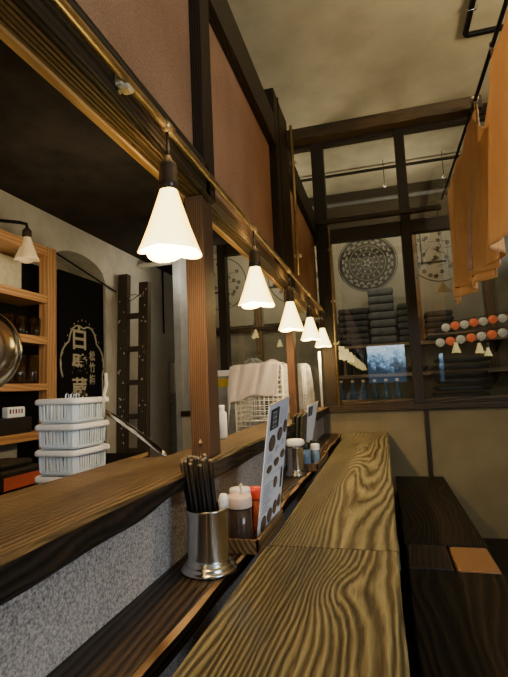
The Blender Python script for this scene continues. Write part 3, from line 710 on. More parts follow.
# pine shelf unit against left wall
t = thing('shelf_unit', 'orange pine shelf unit with glasses on the kitchen wall', 'shelf', (-1.9, 1.2, -.46))
L = lambda x, y, z: (x + 1.9, y - 1.2, z + .46)
for y in (-.2, 1.05, 2.245):
    box(L(-1.86, y, FLOOR + .0), L(-1.80, y + .075, .855)).build('upright', M['shelf_z'], t, bevel=.002)
for z0, z1 in ((.80, .85), (.525, .570), (.290, .333), (.035, .073), (-.225, -.183)):
    box(L(-1.99, -.2, z0), L(-1.803, 2.25, z1)).build('shelf_board', M['shelf'], t, bevel=.002)
box(L(-1.998, -.2, FLOOR), L(-1.99, 2.46, .80)).build('back_panel', M['sign'], t)

def tumbler(x, y, z, r_, h, label, group, first=None):
    t = thing('drinking_glass', label, 'glass', (x, y, z), group=group)
    MB().lathe([(.0001, .003), (r_ * .8, .003), (r_ * .85, .006), (r_, h), (r_ * .95, h), (r_ * .80, .010), (.0001, .010)], n=24).build('glass_body', M['tumbler'], t)
    return t
g1 = tumbler(-1.86, 2.10, .335, .032, .10, 'tall drinking glass on the third shelf from the top', 'glasses upside down on the middle pine shelf')
for x, y in ((-1.90, 2.19), (-1.86, 2.02), (-1.91, 1.95), (-1.84, 2.19), (-1.92, 2.08)): dup(g1, (x, y, .335))
g2 = tumbler(-1.86, 2.19, .075, .036, .155, 'large drinking glass on the fourth pine shelf', 'large glasses on the fourth pine shelf')
for x, y in ((-1.86, 2.10), (-1.86, 2.02), (-1.93, 2.16), (-1.93, 2.06), (-1.93, 1.97)): dup(g2, (x, y, .075))
tag(box((-1.985, 1.2, .572), (-1.965, 2.23, .79)).build('paper_screen', M['cream'], bevel=.003), 'pale green panel standing on the upper pine shelf', 'panel')
# packets & trays low on shelf
t = thing('snack_packet', 'white printed packet with red marks on the lowest pine shelf', 'packet', (-1.85, 2.05, -.10))
MB().box((-.02, -.06, 0), (.02, .06, .055)).build('packet', M['white'], t, bevel=.006)
for k in range(5): box((.0205, -.05 + k * .02, .022), (.0212, -.04 + k * .02, .044)).build('printed_mark', M['redbox'] if k % 2 else M['ink'], t)
tag(MB().box((-1.98, 1.7, -.182), (-1.83, 2.16, -.10)).build('black_box', M['black'], bevel=.006), 'black box on the lowest pine shelf under the printed packet', 'box')
tag(MB().box((-1.985, 1.7, -.03), (-1.97, 2.03, .03)).build('white_board', M['white'], bevel=.002), 'white board leaning behind the black box', 'board')
tag(MB().box((-1.988, 1.75, -.399), (-1.96, 2.20, -.24)).build('tile_panel', M['cabinet'], bevel=.002), 'white tiled panel under the lowest pine shelf', 'panel')
# back counter at left with black boxes
struct('trim_back_counter', MB().box((-1.98, -.2, -.48), (-1.55, 2.9, -.40)).box((-1.98, -.2, FLOOR), (-1.6, 2.9, -.48)), M['sign'])
tag(box((-1.55, -.2, -.418), (-1.54, 2.9, -.396)).build('counter_edge_strip', M['bright']), 'thin yellow strip along the back counter edge', 'strip')
for y, l in ((1.54, 'black lunch box with red front on back counter, left one'), (1.81, 'black lunch box with red front on back counter, right one')):
    t = thing('lunch_box', l, 'box', (-1.68, y, -.40))
    MB().box((-.10, -.13, .0), (.10, .13, .09)).build('box_body', M['black'], t, bevel=.01)
    MB().box((.1005, -.115, .008), (.104, .115, .062)).build('red_panel', M['redbox'], t)
    MB().box((-.09, -.10, .09), (.07, .10, .12)).build('lid', M['black'], t, bevel=.012)

# sign in niche
def text_mesh(body, size, off=0.0, mat=None, parent=None, name='lettering', M4=None, extr=.0015):
    cu = bpy.data.curves.new(name, 'FONT'); cu.body = body; cu.size = size; cu.align_x = 'CENTER'; cu.align_y = 'CENTER'; cu.extrude = extr; cu.offset = off
    o = bpy.data.objects.new(name, cu); C.objects.link(o)
    dg = bpy.context.evaluated_depsgraph_get(); me = bpy.data.meshes.new_from_object(o.evaluated_get(dg))
    bpy.data.objects.remove(o); me.materials.clear(); me.materials.append(mat)
    ob = bpy.data.objects.new(name, me); C.objects.link(ob); ob.parent = parent
    if M4 is not None: ob.matrix_local = M4
    return ob
SX = -1.965
t = thing('shop_sign', 'tall black sign board with faded white calligraphy in the arched niche', 'sign', (SX, 2.82, FLOOR))
MB().box((-.02, -.26, .05), (0, .235, .815 - FLOOR)).build('sign_board', M['sign'], t, bevel=.002)
def sgn(y, z, sx=1, sz=1):   # plane facing +x, text reading along +y
    return Matrix.Translation((.003, y - 2.82, z - FLOOR)) @ Matrix(((0, 0, 1, 0), (sx, 0, 0, 0), (0, sz, 0, 0), (0, 0, 0, 1)))
for ch, z, sz, sx in (('白', .372, 1.12, 1.25), ('壁', .198, .98, 1.12), ('蔵', .038, .98, 1.12)):
    text_mesh(ch, .150, .0026, M['gilt'], t, 'large_character', sgn(2.762, z, sx, sz))
for ch, z in (('松', .265), ('竹', .185), ('梅', .10)):
    text_mesh(ch, .068, .0004, M['gilt'], t, 'small_character', sgn(2.905, z, 1, 1.1))
# cloud shaped outline
cl = []
for k in range(61):
    a = PI - k / 60 * PI * 1.02; s = abs(sin(a * 4)) * .034
    yy = 2.785 + (.218 + s) * cos(a) + .02; zz = .12 + (.33 + s) * (sin(a) if a > 0 else a * 1)
    cl.append((.002, yy - 2.82, zz - FLOOR))
cl.append((.002, cl[-1][1], cl[-1][2] - .35))
MB().tube(cl, .0060, 6).build('cloud_outline', M['gilt'], t)
q = MB()
for k in range(15):
    a = PI * (.93 - k / 17); yy = 2.805 + .235 * cos(a); zz = .12 + .39 * sin(a)
    q.box((.001, yy - 2.82 - .003, zz - FLOOR - .005), (.003, yy - 2.82 + .003, zz - FLOOR + .005))
q.build('tiny_lettering', M['gilt'], t)
tag(MB().tube([(XK + .01, 2.5, .935), (XK + .01, 3.27, .80)], .006, 8).build('niche_rod', M['black_metal']), 'thin black rod across the arched niche above the sign', 'rod')

# ladder
t = thing('wooden_ladder', 'old dark wooden ladder splashed with paint leaning on kitchen wall', 'ladder', (-1.86, 3.30, FLOOR))
rl = []
for x0, x1, zt in ((-.125, -.045, .945), (.055, .135, .865)):
    r_ = MB().add([(x0 - .03, -.06, 0), (x1 - .03, -.06, 0), (x1 - .03, .0, 0), (x0 - .03, .0, 0), (x0, 0, zt - FLOOR), (x1, 0, zt - FLOOR), (x1, .06, zt - FLOOR), (x0, .06, zt - FLOOR)], [(0, 3, 2, 1), (4, 5, 6, 7), (0, 1, 5, 4), (1, 2, 6, 5), (2, 3, 7, 6), (3, 0, 4, 7)]).build('ladder_rail', M['ladder'], t, bevel=.004); rl.append(r_)
for z in (.60, .34, .08, -.18, -.44, -.70):
    box((-.07, -.02, z - FLOOR - .02), (.08, .03, z - FLOOR + .02)).build('rung', M['ladder'], t, bevel=.004)
MB().tube([(-.05, .0, 1.84), (.0, -.02, 1.80), (.05, .0, 1.84), (.0, .03, 1.86), (-.05, 0, 1.84)], .005, 8).build('wire_tie', M['chrome'], t)
sp_ = MB(); rs = random.Random(9)
for k in range(46):
    x = rs.choice((-.085, .095)) + rs.uniform(-.03, .03); z = rs.uniform(.7, 1.9); s = rs.uniform(.002, .005)
    yy = -.063 + .06 * z / 2 ; sp_.box((x - .03 * (1 - z / 2) - s, yy - .001, z - s * 1.6), (x - .03 * (1 - z / 2) + s, yy + .006, z + s * 1.6))
o = sp_.build('paint_spots', M['cream'], t); o['kind'] = 'stuff'

# alcove cabinet
t = thing('wall_cabinet', 'pale grey laminate cabinet in the alcove behind the ladder', 'cabinet', (-1.78, 4.36, FLOOR))
MB().box((-.21, -.15, 0), (.11, .03, .285 - FLOOR)).build('cabinet_body', M['cabinet_low'], t, bevel=.003)
for x0, x1 in ((-.205, -.05), (-.045, .105)):
    d_ = MB().box((x0, -.165, .03), (x1, -.151, -.035 - FLOOR)).build('door', M['cabinet_low'], t, bevel=.003)
    MB().box((x0 + .01, -.178, .98), (x0 + .05, -.166, .99)).build('handle', M['chrome'], d_)
MB().box((-.205, -.165, -.02 - FLOOR), (.105, -.151, .275 - FLOOR)).build('upper_panel', M['cabinet'], t, bevel=.003)
tag(box((-1.93, 4.17, .0), (-1.865, 4.193, .26)).build('notice_board', M['cream'], bevel=.002), 'narrow cream notice panel fixed on the alcove cabinet front', 'panel')
tag(MB().tube([(-2.0, 4.38, .40), (-1.88, 4.395, .40)], .012, 8).build('towel_bar', M['black_metal']), 'short dark bar fixed to the alcove wall above the cabinet', 'bar')
tag(MB().tube([(-1.985, 4.1, 1.16), (-1.985, 4.1, .55)], .008, 8).build('wall_cable', M['black_metal']), 'black vertical cable on the alcove wall', 'cable')
beam('alcove_beam', (-1.99, 3.62, 1.08), (-1.67, 3.66, 1.11), M['plaster'], 'pale plaster beam crossing the alcove above the ladder')

# white bottle & dark post thing near rail
t = thing('detergent_bottle', 'small white plastic bottle behind the rail right of first post', 'bottle', (-.538, 1.535, -.167))
MB().lathe([(.0001, 0), (.017, .001), (.018, .006), (.018, .085), (.010, .094), (.010, .100), (.0001, .100)], n=20).build('bottle_body', M['white'], t)
MB().lathe([(.011, .098), (.011, .112), (.0001, .113)], n=16).build('cap', M['white'], t)

# ------------------------------------------------------------------ wire rack with towel
RX0, RX1, RY0, RY1, RZ0, RZ1 = -.905, -.60, 2.86, 3.24, -.30, .135
t = thing('wire_rack', 'white coated wire mesh basket rack behind the second post', 'rack', ((RX0 + RX1) / 2, (RY0 + RY1) / 2, -.42))
L = lambda x, y, z: (x - (RX0 + RX1) / 2, y - (RY0 + RY1) / 2, z + .42)
def wire_panel(axis, c, mb):
    a0, a1 = (RX0, RX1) if axis == 'y' else (RY0, RY1)
    na = int((a1 - a0) / .028)
    P = (lambda a, z: L(a, c, z)) if axis == 'y' else (lambda a, z: L(c, a, z))
    for i in range(na + 1):
        a = a0 + (a1 - a0) * i / na; mb.tube([P(a, RZ0), P(a, RZ1)], .0030, 5)
    for j in range(15):
        z = RZ0 + (RZ1 - RZ0) * j / 14; mb.tube([P(a0, z), P(a1, z)], .0030, 5)
for axis, c in (('y', RY0), ('y', RY1), ('x', RX0), ('x', RX1)):
    m_ = MB(); wire_panel(axis, c, m_); m_.build('mesh_panel', M['wire'], t)
m_ = MB()
for z in (RZ0, -.055, RZ1):
    m_.tube([L(RX0, RY0, z), L(RX1, RY0, z), L(RX1, RY1, z), L(RX0, RY1, z), L(RX0, RY0, z)], .005, 8)
for x, y in ((RX0, RY0), (RX1, RY0), (RX1, RY1), (RX0, RY1)): m_.tube([L(x, y, -.42), L(x, y, RZ1 + .01)], .0055, 8)
m_.build('rack_frame', M['wire'], t)
# white colander things inside
for k, (x, y, z) in enumerate(((-.82, 2.97, -.30), (-.68, 3.02, -.30), (-.76, 3.15, -.30))):
    t2 = thing('plastic_tub', ['white plastic tub at left inside the wire rack', 'white plastic tub at right inside the wire rack', 'white plastic tub stacked behind inside the wire rack'][k], 'tub', (x, y, z + .004))
    MB().lathe([(.0001, 0), (.05, 0), (.06, .08), (.063, .08), (.063, .085), (.057, .085), (.048, .004), (.0001, .004)], n=24).build('tub_body', M['white'], t2)
# towel draped: grid over top, falling on the near (−y) face and left side
def towel(a, b):
    # a: across x 0..1 ; b: from back over the top down the front
    x = RX0 - .035 + (RX1 - RX0 + .025) * a
    wob = .006 * sin(a * 9 + 1) + .003 * sin(a * 23 + b * 6)
    if b < .5:
        q = b / .5; y = RY1 - .05 - (RY1 - .05 - RY0 + .008) * q; z = RZ1 + .010 + .006 * sin(a * 15 + q * 8) + .03 * math.exp(-((a - .75) / .12) ** 2) * sin(q * PI)
    else:
        q = (b - .5) / .5; y = RY0 - .014 - abs(wob) - .014 * q; z = RZ1 + .010 - (.175 + .035 * (1 - a) ** 2 + .02 * sin(a * 9)) * q
        z -= .03 * math.exp(-((a - .5) / .3) ** 2) * q
        x -= .02 * q
    if a < .12: 
        k = (1 - a / .12); x = RX0 - .022 - .022 * k * (1 if b < .5 else 1); z -= .27 * k * (.9 if b < .5 else .6) 
    return (x, y, z)
o = MB().grid(towel, 44, 44).build('draped_towel', M['towel'], solid=.003); tag(o, 'washed pale pinkish towel draped over the white wire rack', 'towel')
# yellow pack, bags, pole
t = thing('flour_bag', 'yellow and white paper bag behind the wire rack at left', 'bag', (-1.14, 3.45, -.42))
MB().box((-.10, -.06, 0), (.10, .06, .54)).build('bag_body', M['bag'], t, bevel=.03, seg=3)
MB().box((-.102, -.062, .43), (.102, .062, .50)).build('printed_band', M['yellow'], t, bevel=.01, seg=3)
MB().box((-.101, -.061, .505), (.101, .061, .56)).build('bag_top', M['white'], t, bevel=.02, seg=3)
for k, (x, y, w_, h_) in enumerate(((-.94, 3.43, .085, .62), (-.75, 3.44, .085, .58), (-.57, 3.42, .075, .56))):
    rr = random.Random(k + 20)
    def sk(a, b, rr=rr, w_=w_, h_=h_):
        th = a * 2 * PI; R_ = w_ * (.75 + .25 * sin(b * PI)) * (1 + .10 * sin(5 * th + b * 9 + k) + .06 * sin(11 * th - b * 13)); 
        if b > .9: R_ *= (1 - b) / .1 + .001
        return (R_ * cos(th), R_ * sin(th) * .7, h_ * min(1, b / .9) + (.02 * sin(3 * th) if b > .5 else 0))
    t = thing('plastic_bag', ['crinkled clear plastic bag behind the rack at left', 'crinkled clear plastic bag behind the rack in the middle', 'crinkled clear plastic bag right behind the second post'][k], 'bag', (x, y, -.42))
    MB().grid(sk, 36, 16).build('bag_body', M['bag'], t)
tag(MB().tube([(-.438, 3.45, -.166), (-.438, 3.45, .24)], .0095, 10).build('white_pole', M['wire']), 'thin white pole standing under the fourth pendant lamp', 'pole')
t = thing('wire_divider', 'narrow white wire grid standing right of the second post', 'rack', (-.478, 2.95, -.166))
m_ = MB()
for k in range(3): m_.tube([(-.010 + k * .010, 0, 0), (-.010 + k * .010, 0, .30)], .0025, 6)
for k in range(14): m_.tube([(-.011, 0, .01 + k * .021), (.011, 0, .01 + k * .021)], .0022, 6)
m_.build('mesh_panel', M['wire'], t)

# ------------------------------------------------------------------ hall beyond the glass
def petal(c, ang, l, w, r0, y):
    cx, cz = c; pts = []
    for k in range(10):
        tt = k / 9; pts.append((r0 + l * tt, w * sin(PI * tt)))
    for k in range(8, 0, -1):
        tt = k / 9; pts.append((r0 + l * tt, -w * sin(PI * tt)))
    return [(cx + a * cos(ang) - b * sin(ang), y, cz + a * sin(ang) + b * cos(ang)) for a, b in pts]
def ring(mb, c, r0, r1, y, n=64):
    v = [];
    for k in range(n):
        a = 2 * PI * k / n; v += [(c[0] + r0 * cos(a), y, c[1] + r0 * sin(a)), (c[0] + r1 * cos(a), y, c[1] + r1 * sin(a))]
    mb.add(v, [(2 * k, 2 * k + 1, (2 * k + 3) % (2 * n), (2 * k + 2) % (2 * n)) for k in range(n)])
def poster(x, z, w_, top, bot, kind, label):
    t = thing('wall_poster', label, 'poster', (x, YH - .02, z))
    MB().box((-w_ / 2, 0, bot - z), (w_ / 2, .006, top - z)).build('poster_sheet', M['poster'], t)
    R_ = .295
    ink = MB(); y = -.002; pale = MB()
    if kind == 0:
        ring(ink, (0, 0), .001, R_ * .96, y); ring(ink, (0, 0), R_ * .985, R_ * 1.01, y)
        for k in range(20):
            a = 2 * PI * k / 20
            for da, rr in ((0, .70), (.16, .80)):
                p = petal((R_ * rr * cos(a + da), R_ * rr * sin(a + da)), a + da + .9, R_ * .13, R_ * .035, -R_ * .02, y - .001); pale.add(p, [tuple(range(len(p)))])
                p = petal((R_ * rr * cos(a + da), R_ * rr * sin(a + da)), a + da - .7, R_ * .12, R_ * .035, -R_ * .02, y - .001); pale.add(p, [tuple(range(len(p)))])
        for r0 in (.60, .385, .20, .07): ring(pale, (0, 0), R_ * r0, R_ * (r0 + .02), y - .001)
        for k in range(16):
            a = 2 * PI * k / 16; rr = .50 * R_
            for dd in (-.035, 0, .035):
                c0 = ((rr + dd * R_) * cos(a) , (rr + dd * R_) * sin(a)); p = petal(c0, a + PI / 2 + (k % 3) * .35, R_ * .10, R_ * .013, -R_ * .05, y - .001); pale.add(p, [tuple(range(len(p)))])
            p = petal((rr * cos(a), rr * sin(a)), a, R_ * .12, R_ * .013, -R_ * .06, y - .001); pale.add(p, [tuple(range(len(p)))])
        for k in range(10):
            a = 2 * PI * k / 10; p = petal((R_ * .3 * cos(a), R_ * .3 * sin(a)), a + .5 * (k % 2), R_ * .11, R_ * .035, -R_ * .05, y - .001); pale.add(p, [tuple(range(len(p)))])
        for k in range(5):
            a = 2 * PI * k / 5; p = petal((0, 0), a, R_ * .15, R_ * .04, R_ * .03, y - .001); pale.add(p, [tuple(range(len(p)))])
        pale.build('pale_design', M['poster'], t)
    else:
        ring(ink, (0, 0), R_ * .97, R_ * 1.0, y)
        rp = random.Random(kind)
        for k in range(26):
            a = rp.uniform(0, 2 * PI); q = R_ * .86 * math.sqrt(rp.random()); cx, cz = q * cos(a), q * sin(a)
            for j in range(5):
                p = petal((cx, cz), j * 2 * PI / 5, R_ * .065, R_ * .026, R_ * .012, y); ink.add(p, [tuple(range(len(p)))])
        for k in range(14):
            a = rp.uniform(0, 2 * PI); q = R_ * .5 * rp.random(); an = rp.uniform(0, PI)
            p = petal((q * cos(a), q * sin(a)), an, R_ * .5, R_ * .008, -R_ * .2, y); ink.add(p, [tuple(range(len(p)))])
        b_ = MB().box((-R_ * .97, y - .001, -R_ * .36), (R_ * .2, y, -R_ * .28)); b_.box((-R_ * .60, y - .001, -R_ * .3), (-R_ * .56, y, R_ * .78)); b_.build('design_bars', M['poster_ink'], t)
        for k in range(3):
            q = petal((-R_ * .76, R_ * (.35 - .3 * k)), PI / 2, R_ * .2, R_ * .07, -R_ * .1, y); ink.add(q, [tuple(range(len(q)))])
        MB().add([(0, y - .001, -R_ * 1.0), (-.05, y - .001, -R_ * 1.35), (.08, y - .001, -R_ * 1.35)], [(0, 1, 2)]).build('tan_mark', M['poster_tan'], t)
    ink.build('ink_design', M['poster_ink'], t)
poster(-.075, 1.215, .70, 1.54, .60, 0, 'poster with a round dark cover design full of leaf shapes')
poster(.62, 1.245, .70, 1.56, .50, 3, 'poster with a round blossom design partly behind the orange cloths')
poster(-.83, 1.155, .72, 1.50, .67, 5, 'poster with a round outline design seen through glass past second lamp')
poster(-1.66, 1.155, .72, 1.50, .67, 6, 'poster with a round outline design beside the first post')
for x in (-.46, .375, 1.03, -1.25):
    tag(box((x - .035, YH - .03, .10 if x > -.5 else .3), (x + .035, YH - .001, 1.60)).build('wall_stile', M['hall_wood'], bevel=.003), {-.46: 'brown wood strip left of the leaf design poster', .375: 'brown wood strip between the leaf and blossom posters', 1.03: 'brown wood strip right of the blossom poster', -1.25: 'brown wood strip between the two outline posters'}[x], 'strip')
tag(box((-2.0, YH - .035, .60), (-.50, YH - .001, .645)).build('poster_rail', M['frame_x'], bevel=.003), 'dark horizontal rail under the two outline posters', 'rail')
struct('trim_hall_upper', box((-1.30, YH - .06, 1.60), (XR, YH - .001, CEIL)), M['frame_x'])

def hall_shelf(x0, x1, y0, y1, z, th, label, mat='hall_shelf'):
    t = thing('hall_shelf', label, 'shelf', ((x0 + x1) / 2, (y0 + y1) / 2, z - th)); hx, hy = (x1 - x0) / 2, (y1 - y0) / 2
    box((-hx, -hy, 0), (hx, hy, th)).build('shelf_board', M[mat], t, bevel=.002)
    n = 3
    for k in range(n):
        x = -hx + .1 + (2 * hx - .2) * k / (n - 1)
        MB().add([(x - .01, hy, 0), (x + .01, hy, 0), (x + .01, hy, -.1), (x - .01, hy, -.1), (x - .01, -hy + .05, 0), (x + .01, -hy + .05, 0)], [(0, 1, 2, 3), (0, 4, 5, 1), (3, 2, 5, 4), (0, 3, 4), (1, 5, 2)]).build('bracket', M['black_metal'], t)
hall_shelf(-.42, 2.5, 4.62, 4.88, .36, .03, 'pale shelf beyond the glass carrying grey folded cushions')
hall_shelf(-.5, 2.5, 4.55, 4.88, .075, .03, 'lower pale shelf beyond the glass carrying bottles')
# cushion stacks
def cushion_stack(x0, x1, n, h, mat, label, y=4.70, z=.36):
    base = None
    for k in range(n):
        if base is None:
            base = thing('floor_cushion', label, 'cushion', ((x0 + x1) / 2, y, z), group=label); hx = (x1 - x0) / 2
            MB().box((-hx, -.09, .002), (hx, .13, h - .002)).build('cushion_cover', M[mat], base, bevel=h * .35, seg=3)
        else: dup(base, ((x0 + x1) / 2 + random.uniform(-.008, .008), y + random.uniform(-.008, .008), z + k * h))
cushion_stack(-.085, .155, 7, .077, 'stack', 'flat grey folded cushion in the tall middle stack on pale shelf')
cushion_stack(-.39, -.10, 6, .060, 'stack_dark', 'flat charcoal folded cushion in the left stack on pale shelf')
cushion_stack(.17, .36, 6, .062, 'stack_dark', 'flat charcoal folded cushion right of the tall grey stack')
cushion_stack(.42, .66, 5, .055, 'stack_dark', 'flat charcoal folded cushion in the stack past the mullion')
# lantern strings
def lanterns(pts, label, start):
    st = thing('lantern_string', 'thin black cord carrying the %s row of lanterns' % label, 'string', pts[0])
    MB().tube([Vector(p) - Vector(pts[0]) + Vector((0, 0, .041)) for p in pts], .002, 5).build('cord', M['black_metal'], st)
    protos = {}
    for k, p in enumerate(pts):
        c = 'lantern_white' if (k + start) % 2 == 0 else 'lantern_red'
        lb = '%s round paper lantern in the %s row beyond the glass' % ('white' if c.endswith('white') else 'red', label)
        g_ = '%s lanterns of the %s row' % ('white' if c.endswith('white') else 'red', label)
        if c not in protos:
            t = thing('paper_lantern', lb, 'lantern', p, group=g_)
            prof = [(.008, .036), (.010, .034)]
            for i in range(13):
                a = PI * (i + 1) / 14; prof.append((.036 * sin(a) * (1 + .02 * (-1) ** i), .034 * cos(a)))
            prof += [(.010, -.034), (.008, -.036)]
            MB().lathe(prof, n=24).build('paper_body', M[c], t)
            MB().lathe([(.0001, .041), (.010, .041), (.010, .033)], n=16).build('cap', M['black'], t)
            protos[c] = t
        else: dup(protos[c], p)
lanterns([(.545 + .074 * k, 4.30, .437 + .0075 * k + .004 * (k % 2)) for k in range(8)], 'upper', 0)
lanterns([(.470 + .078 * k, 4.12, .298 + .0080 * k) for k in range(9)], 'lower', 0)
tag(box((.4, 4.36, .385), (2.5, 4.40, .40)).build('lantern_rail', M['hall_shelf']), 'thin pale rail running behind the upper lantern row', 'rail')
# dark lacquer trays stack
base = None
for k in range(8):
    z = -.27 + k * .058; xo = .63 + .02 * sin(k * 2.1)
    l = 'dark lacquer serving tray in the pile beneath the lanterns'
    if base is None:
        base = thing('serving_tray', l, 'tray', (xo, 4.32, z), group='pile of dark serving trays beyond the glass')
        w_ = MB(); w_.box((-.20, -.12, 0), (.20, .12, .012)); w_.box((-.21, -.13, .010), (-.19, .13, .034)); w_.box((.19, -.13, .010), (.21, .13, .034)); w_.box((-.21, -.13, .010), (.21, -.11, .034)); w_.box((-.21, .11, .010), (.21, .13, .034))
        w_.build('tray_body', M['dark_lacq'], base, bevel=.004)
    else: dup(base, (xo, 4.32, z), random.uniform(-.06, .06))
t = thing('hall_counter', 'low dark counter beyond the glass under the trays and bottles', 'counter', (.4, 4.35, FLOOR))
MB().box((-.95, -.28, 0), (2.1, .30, -.275 - FLOOR)).build('counter_body', M['hall_wall'], t, bevel=.004)
# bottles on lower shelf & counter
def bottle(x, y, z, mat, label, h=.26, r_=.032, group=None):
    t = thing('glass_bottle', label, 'bottle', (x, y, z), group=group)
    MB().lathe([(.0001, 0), (r_, .001), (r_, h * .55), (r_ * .85, h * .65), (r_ * .36, h * .78), (r_ * .34, h * .96), (.0001, h * .96)], n=20).build('bottle_body', mat, t)
    MB().lathe([(r_ * .40, h * .93), (r_ * .40, h), (.0001, h)], n=14).build('cap', M['porcelain'], t)
    return t
bA = bottle(-.40, 4.76, .076, M['bottle_dark'], 'dark glass bottle on the lower pale shelf', group='dark bottles on the lower pale shelf')
for k in range(1, 6): dup(bA, (-.40 + .085 * k, 4.76 + .02 * (k % 2), .076))
bB = bottle(-.36, 4.25, -.274, M['bottle_blue'], 'blue tinted glass bottle on the hall counter', .30, .036, 'blue tinted bottles on the hall counter')
for k in range(1, 6): dup(bB, (-.36 + .095 * k, 4.25 + .05 * (k % 2), -.275))
bw = None
for k, (x, y) in enumerate(((.12, 4.66), (.24, 4.66), (.36, 4.66))):
    if bw is None:
        bw = thing('serving_bowl', 'dark serving bowl on the lower pale shelf', 'bowl', (x, y, .075), group='dark bowls on the lower pale shelf')
        MB().lathe([(.0001, 0), (.025, 0), (.027, .008), (.045, .03), (.052, .055), (.049, .055), (.04, .032), (.0001, .012)], n=24).build('bowl_body', M['dark_lacq'], bw)
    else: dup(bw, (x, y, .075))
# hall ceiling pipes
t = thing('ceiling_pipe', 'long dark pipe under the hall ceiling beyond the upper panes', 'pipe', (0, 4.30, 1.93))
MB().tube([(-1.2, 0, 0), (2.5, 0, 0)], .014, 10).build('pipe_tube', M['black_metal'], t)
t = thing('ceiling_pipe', 'pale grey pipe below the hall ceiling near the far wall', 'pipe', (0, 4.70, 1.80))
MB().tube([(-1.2, 0, 0), (2.5, 0, 0)], .020, 10).build('pipe_tube', M['stack'], t)
for x, l in ((.13, 'small white hanging hook seen through the middle upper pane'), (.62, 'small white hanging hook near the orange cloths')):
    t = thing('ceiling_hook', l, 'hook', (x, 4.2, 1.96))
    MB().tube([(0, 0, 0), (0, 0, -.22)], .003, 6).build('cord', M['black_metal'], t)
    MB().tube([(0, 0, -.22), (-.012, 0, -.235), (0, 0, -.25), (.012, 0, -.24)], .006, 8).build('hook_end', M['white'], t)

# ------------------------------------------------------------------ ceiling pipes of the room and hanging rod
t = thing('ceiling_conduit', 'black conduit bent at a right angle under the ceiling', 'pipe', (.585, 2.76, 1.945))
MB().tube([(0, -3.0, 0), (0, -.02, 0), (.006, -.006, 0), (.02, 0, 0), (1.9, 0, 0)], .016, 12).build('conduit_tube', M['black_metal'], t)
for y in (-.22, -1.6): MB().tube([(-.028, y, .0), (-.02, y, -.02), (.02, y, -.02), (.028, y, 0)], .005, 6).build('clip', M['chrome'], t)
t = thing('hanging_rod', 'thin dark rod over the cross beam carrying the orange cloths', 'rod', (.495, 0, 1.285))
MB().tube([(0, .2, .0), (0, 2.35, -.018), ], .0085, 10).build('near_rod', M['black_metal'], t)
MB().tube([(0, 2.30, -.018), (0, 3.52, .0)], .0075, 10).build('far_rod', M['black_metal'], t)
MB().box((-.016, 2.25, .055 - .07), (.016, 2.29, .07 - .07)).build('bracket', M['porcelain'], t, bevel=.003)

# orange cloths
def cloth(y0, y1, xoff, ztop, zbot, seed, label, npleat=3, amp=.03, back=0):
    t = thing('hanging_cloth', label, 'cloth', (.495, (y0 + y1) / 2, 1.25)); ym = (y0 + y1) / 2
    def P(a, b):
        y = y0 + (y1 - y0) * a
        sag = ztop(a); bot = zbot(a)
        z = sag + (bot - sag) * b
        A = amp * (.25 + .9 * b)
        x = xoff * b + A * sin(a * npleat * 2 * PI + seed) + .35 * A * sin(a * npleat * 4.7 * PI + seed * 2 + b * 2)
        y += .02 * sin(a * npleat * 2 * PI + seed + 1) * b
        return (x, y - ym, z - 1.25)
    MB().grid(P, 80, 40).build('cloth_panel', M['cloth'], t, solid=.0015)
    # faded side hem
    for a0, a1 in ((0, .022), (.978, 1)):
        MB().grid(lambda a, b, a0=a0, a1=a1: tuple(Vector(P(a0 + (a1 - a0) * a, .03 + .96 * b)) + Vector((-.0018 , 0, 0))), 3, 40).build('side_hem', M['cloth_hem'], t, solid=.0015)
    return t
def clip(y, label, z=1.27):
    t = thing('clothes_clip', label, 'clip', (.493, y, z))
    MB().box((-.006, -.007, -.045), (-.001, .007, .018)).box((.001, -.007, -.045), (.006, .007, .018)).build('clip_jaw', M['tray'], t, bevel=.0015)
    MB().tube([(-.007, 0, -.008), (.007, 0, -.008)], .004, 8).build('spring', M['chrome'], t)
cloth(3.34, 2.25, -.012, lambda a: 1.245 - .03 * sin(PI * a), lambda a: .49 - .05 * a, 1.0, 'farthest orange cotton cloth clipped to the rod', 2, .028)
cloth(2.95, 2.02, -.02, lambda a: 1.235 - .20 * abs(sin(PI * (a - .65) / .7)) * (a > .65) , lambda a: .52 - .06 * a, 3.6, 'middle orange cotton cloth overlapping the farthest one', 2, .03)
cloth(2.40, .95, -.03, lambda a: 1.245 - .24 * max(0, 1 - a / .30) - .05 * abs(sin(a * PI * 2)), lambda a: .50 - .04 * a, 5.2, 'nearest orange cotton cloth cut by the right picture edge', 2.5, .04)
clip(3.30, 'wooden clothes clip at the far end of the orange cloths')
clip(2.26, 'wooden clothes clip just under the cross beam')
clip(1.90, 'wooden clothes clip holding the nearest orange cloth')

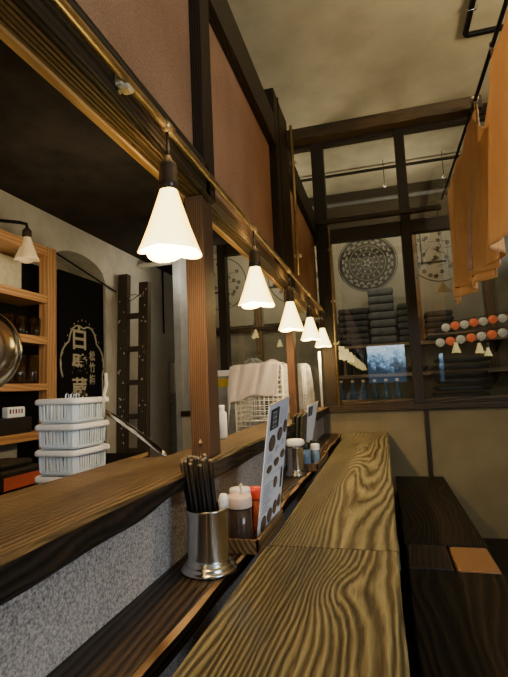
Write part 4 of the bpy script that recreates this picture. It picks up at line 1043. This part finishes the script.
# screws on kitchen ceiling
for x, y, l in ((-1.05, 1.12, 'pale screw head on black kitchen ceiling, right one'), (-1.18, .98, 'pale screw head on black kitchen ceiling, left one')):
    tag(MB().lathe([(.0001, -.004), (.006, -.003), (.007, 0)], n=12).build('screw_head', M['brass'], loc=(x, y, 1.17)), l, 'screw')

# ------------------------------------------------------------------ light
def area(loc, rot, sx, sy, e, col, gl=True):
    d = bpy.data.lights.new('daylight', 'AREA'); d.shape = 'RECTANGLE'; d.size = sx; d.size_y = sy; d.energy = e; d.color = col
    o = bpy.data.objects.new('daylight', d); C.objects.link(o); o.location = loc; o.rotation_euler = rot; o.visible_glossy = gl; return o
area((XR + .05, -1.05, .65), (0, math.radians(90), 0), 1.7, 1.6, 36, (.74, .86, 1.0))      # daylight through the right hand window
area((.10, YR - .2, .42), (math.radians(90), 0, 0), .86, .86, 8, (.6, .8, 1.0), gl=False)
plight(.3, 4.25, 1.5, 7.0, (1, .86, .62), .15)      # unseen fill light added to brighten the hall
plight(-1.62, 3.95, .85, 1.6, (1, .92, .8), .1)  # fill light added to brighten the alcove
plight(-1.0, 4.2, 1.3, 14.0, (1, .86, .62), .15)  # second added fill, for the left part of the hall
plight(-1.3, 1.9, .55, 7, (1, .84, .58), .2)     # added kitchen fill light, no fixture there
plight(-1.5, 3.5, .95, 2.5, (1, .9, .75), .12)  # added fill at the far end of the kitchen
plight(1.3, 1.6, 1.2, 30, (1, .82, .52), .2)        # fill light added to lift room and ceiling, no lamp hangs here
w = bpy.data.worlds.new('world'); scene.world = w; w.use_nodes = True
w.node_tree.nodes['Background'].inputs[0].default_value = (.5, .48, .40, 1); w.node_tree.nodes['Background'].inputs[1].default_value = .05

scene.view_settings.view_transform = 'AgX'
scene.view_settings.look = 'AgX - Base Contrast'
scene.view_settings.exposure = 0.9
scene.cycles.use_denoising = True
scene.cycles.max_bounces = 8
scene.cycles.transparent_max_bounces = 16
scene.cycles.sample_clamp_indirect = 4
scene.cycles.caustics_reflective = False; scene.cycles.caustics_refractive = False
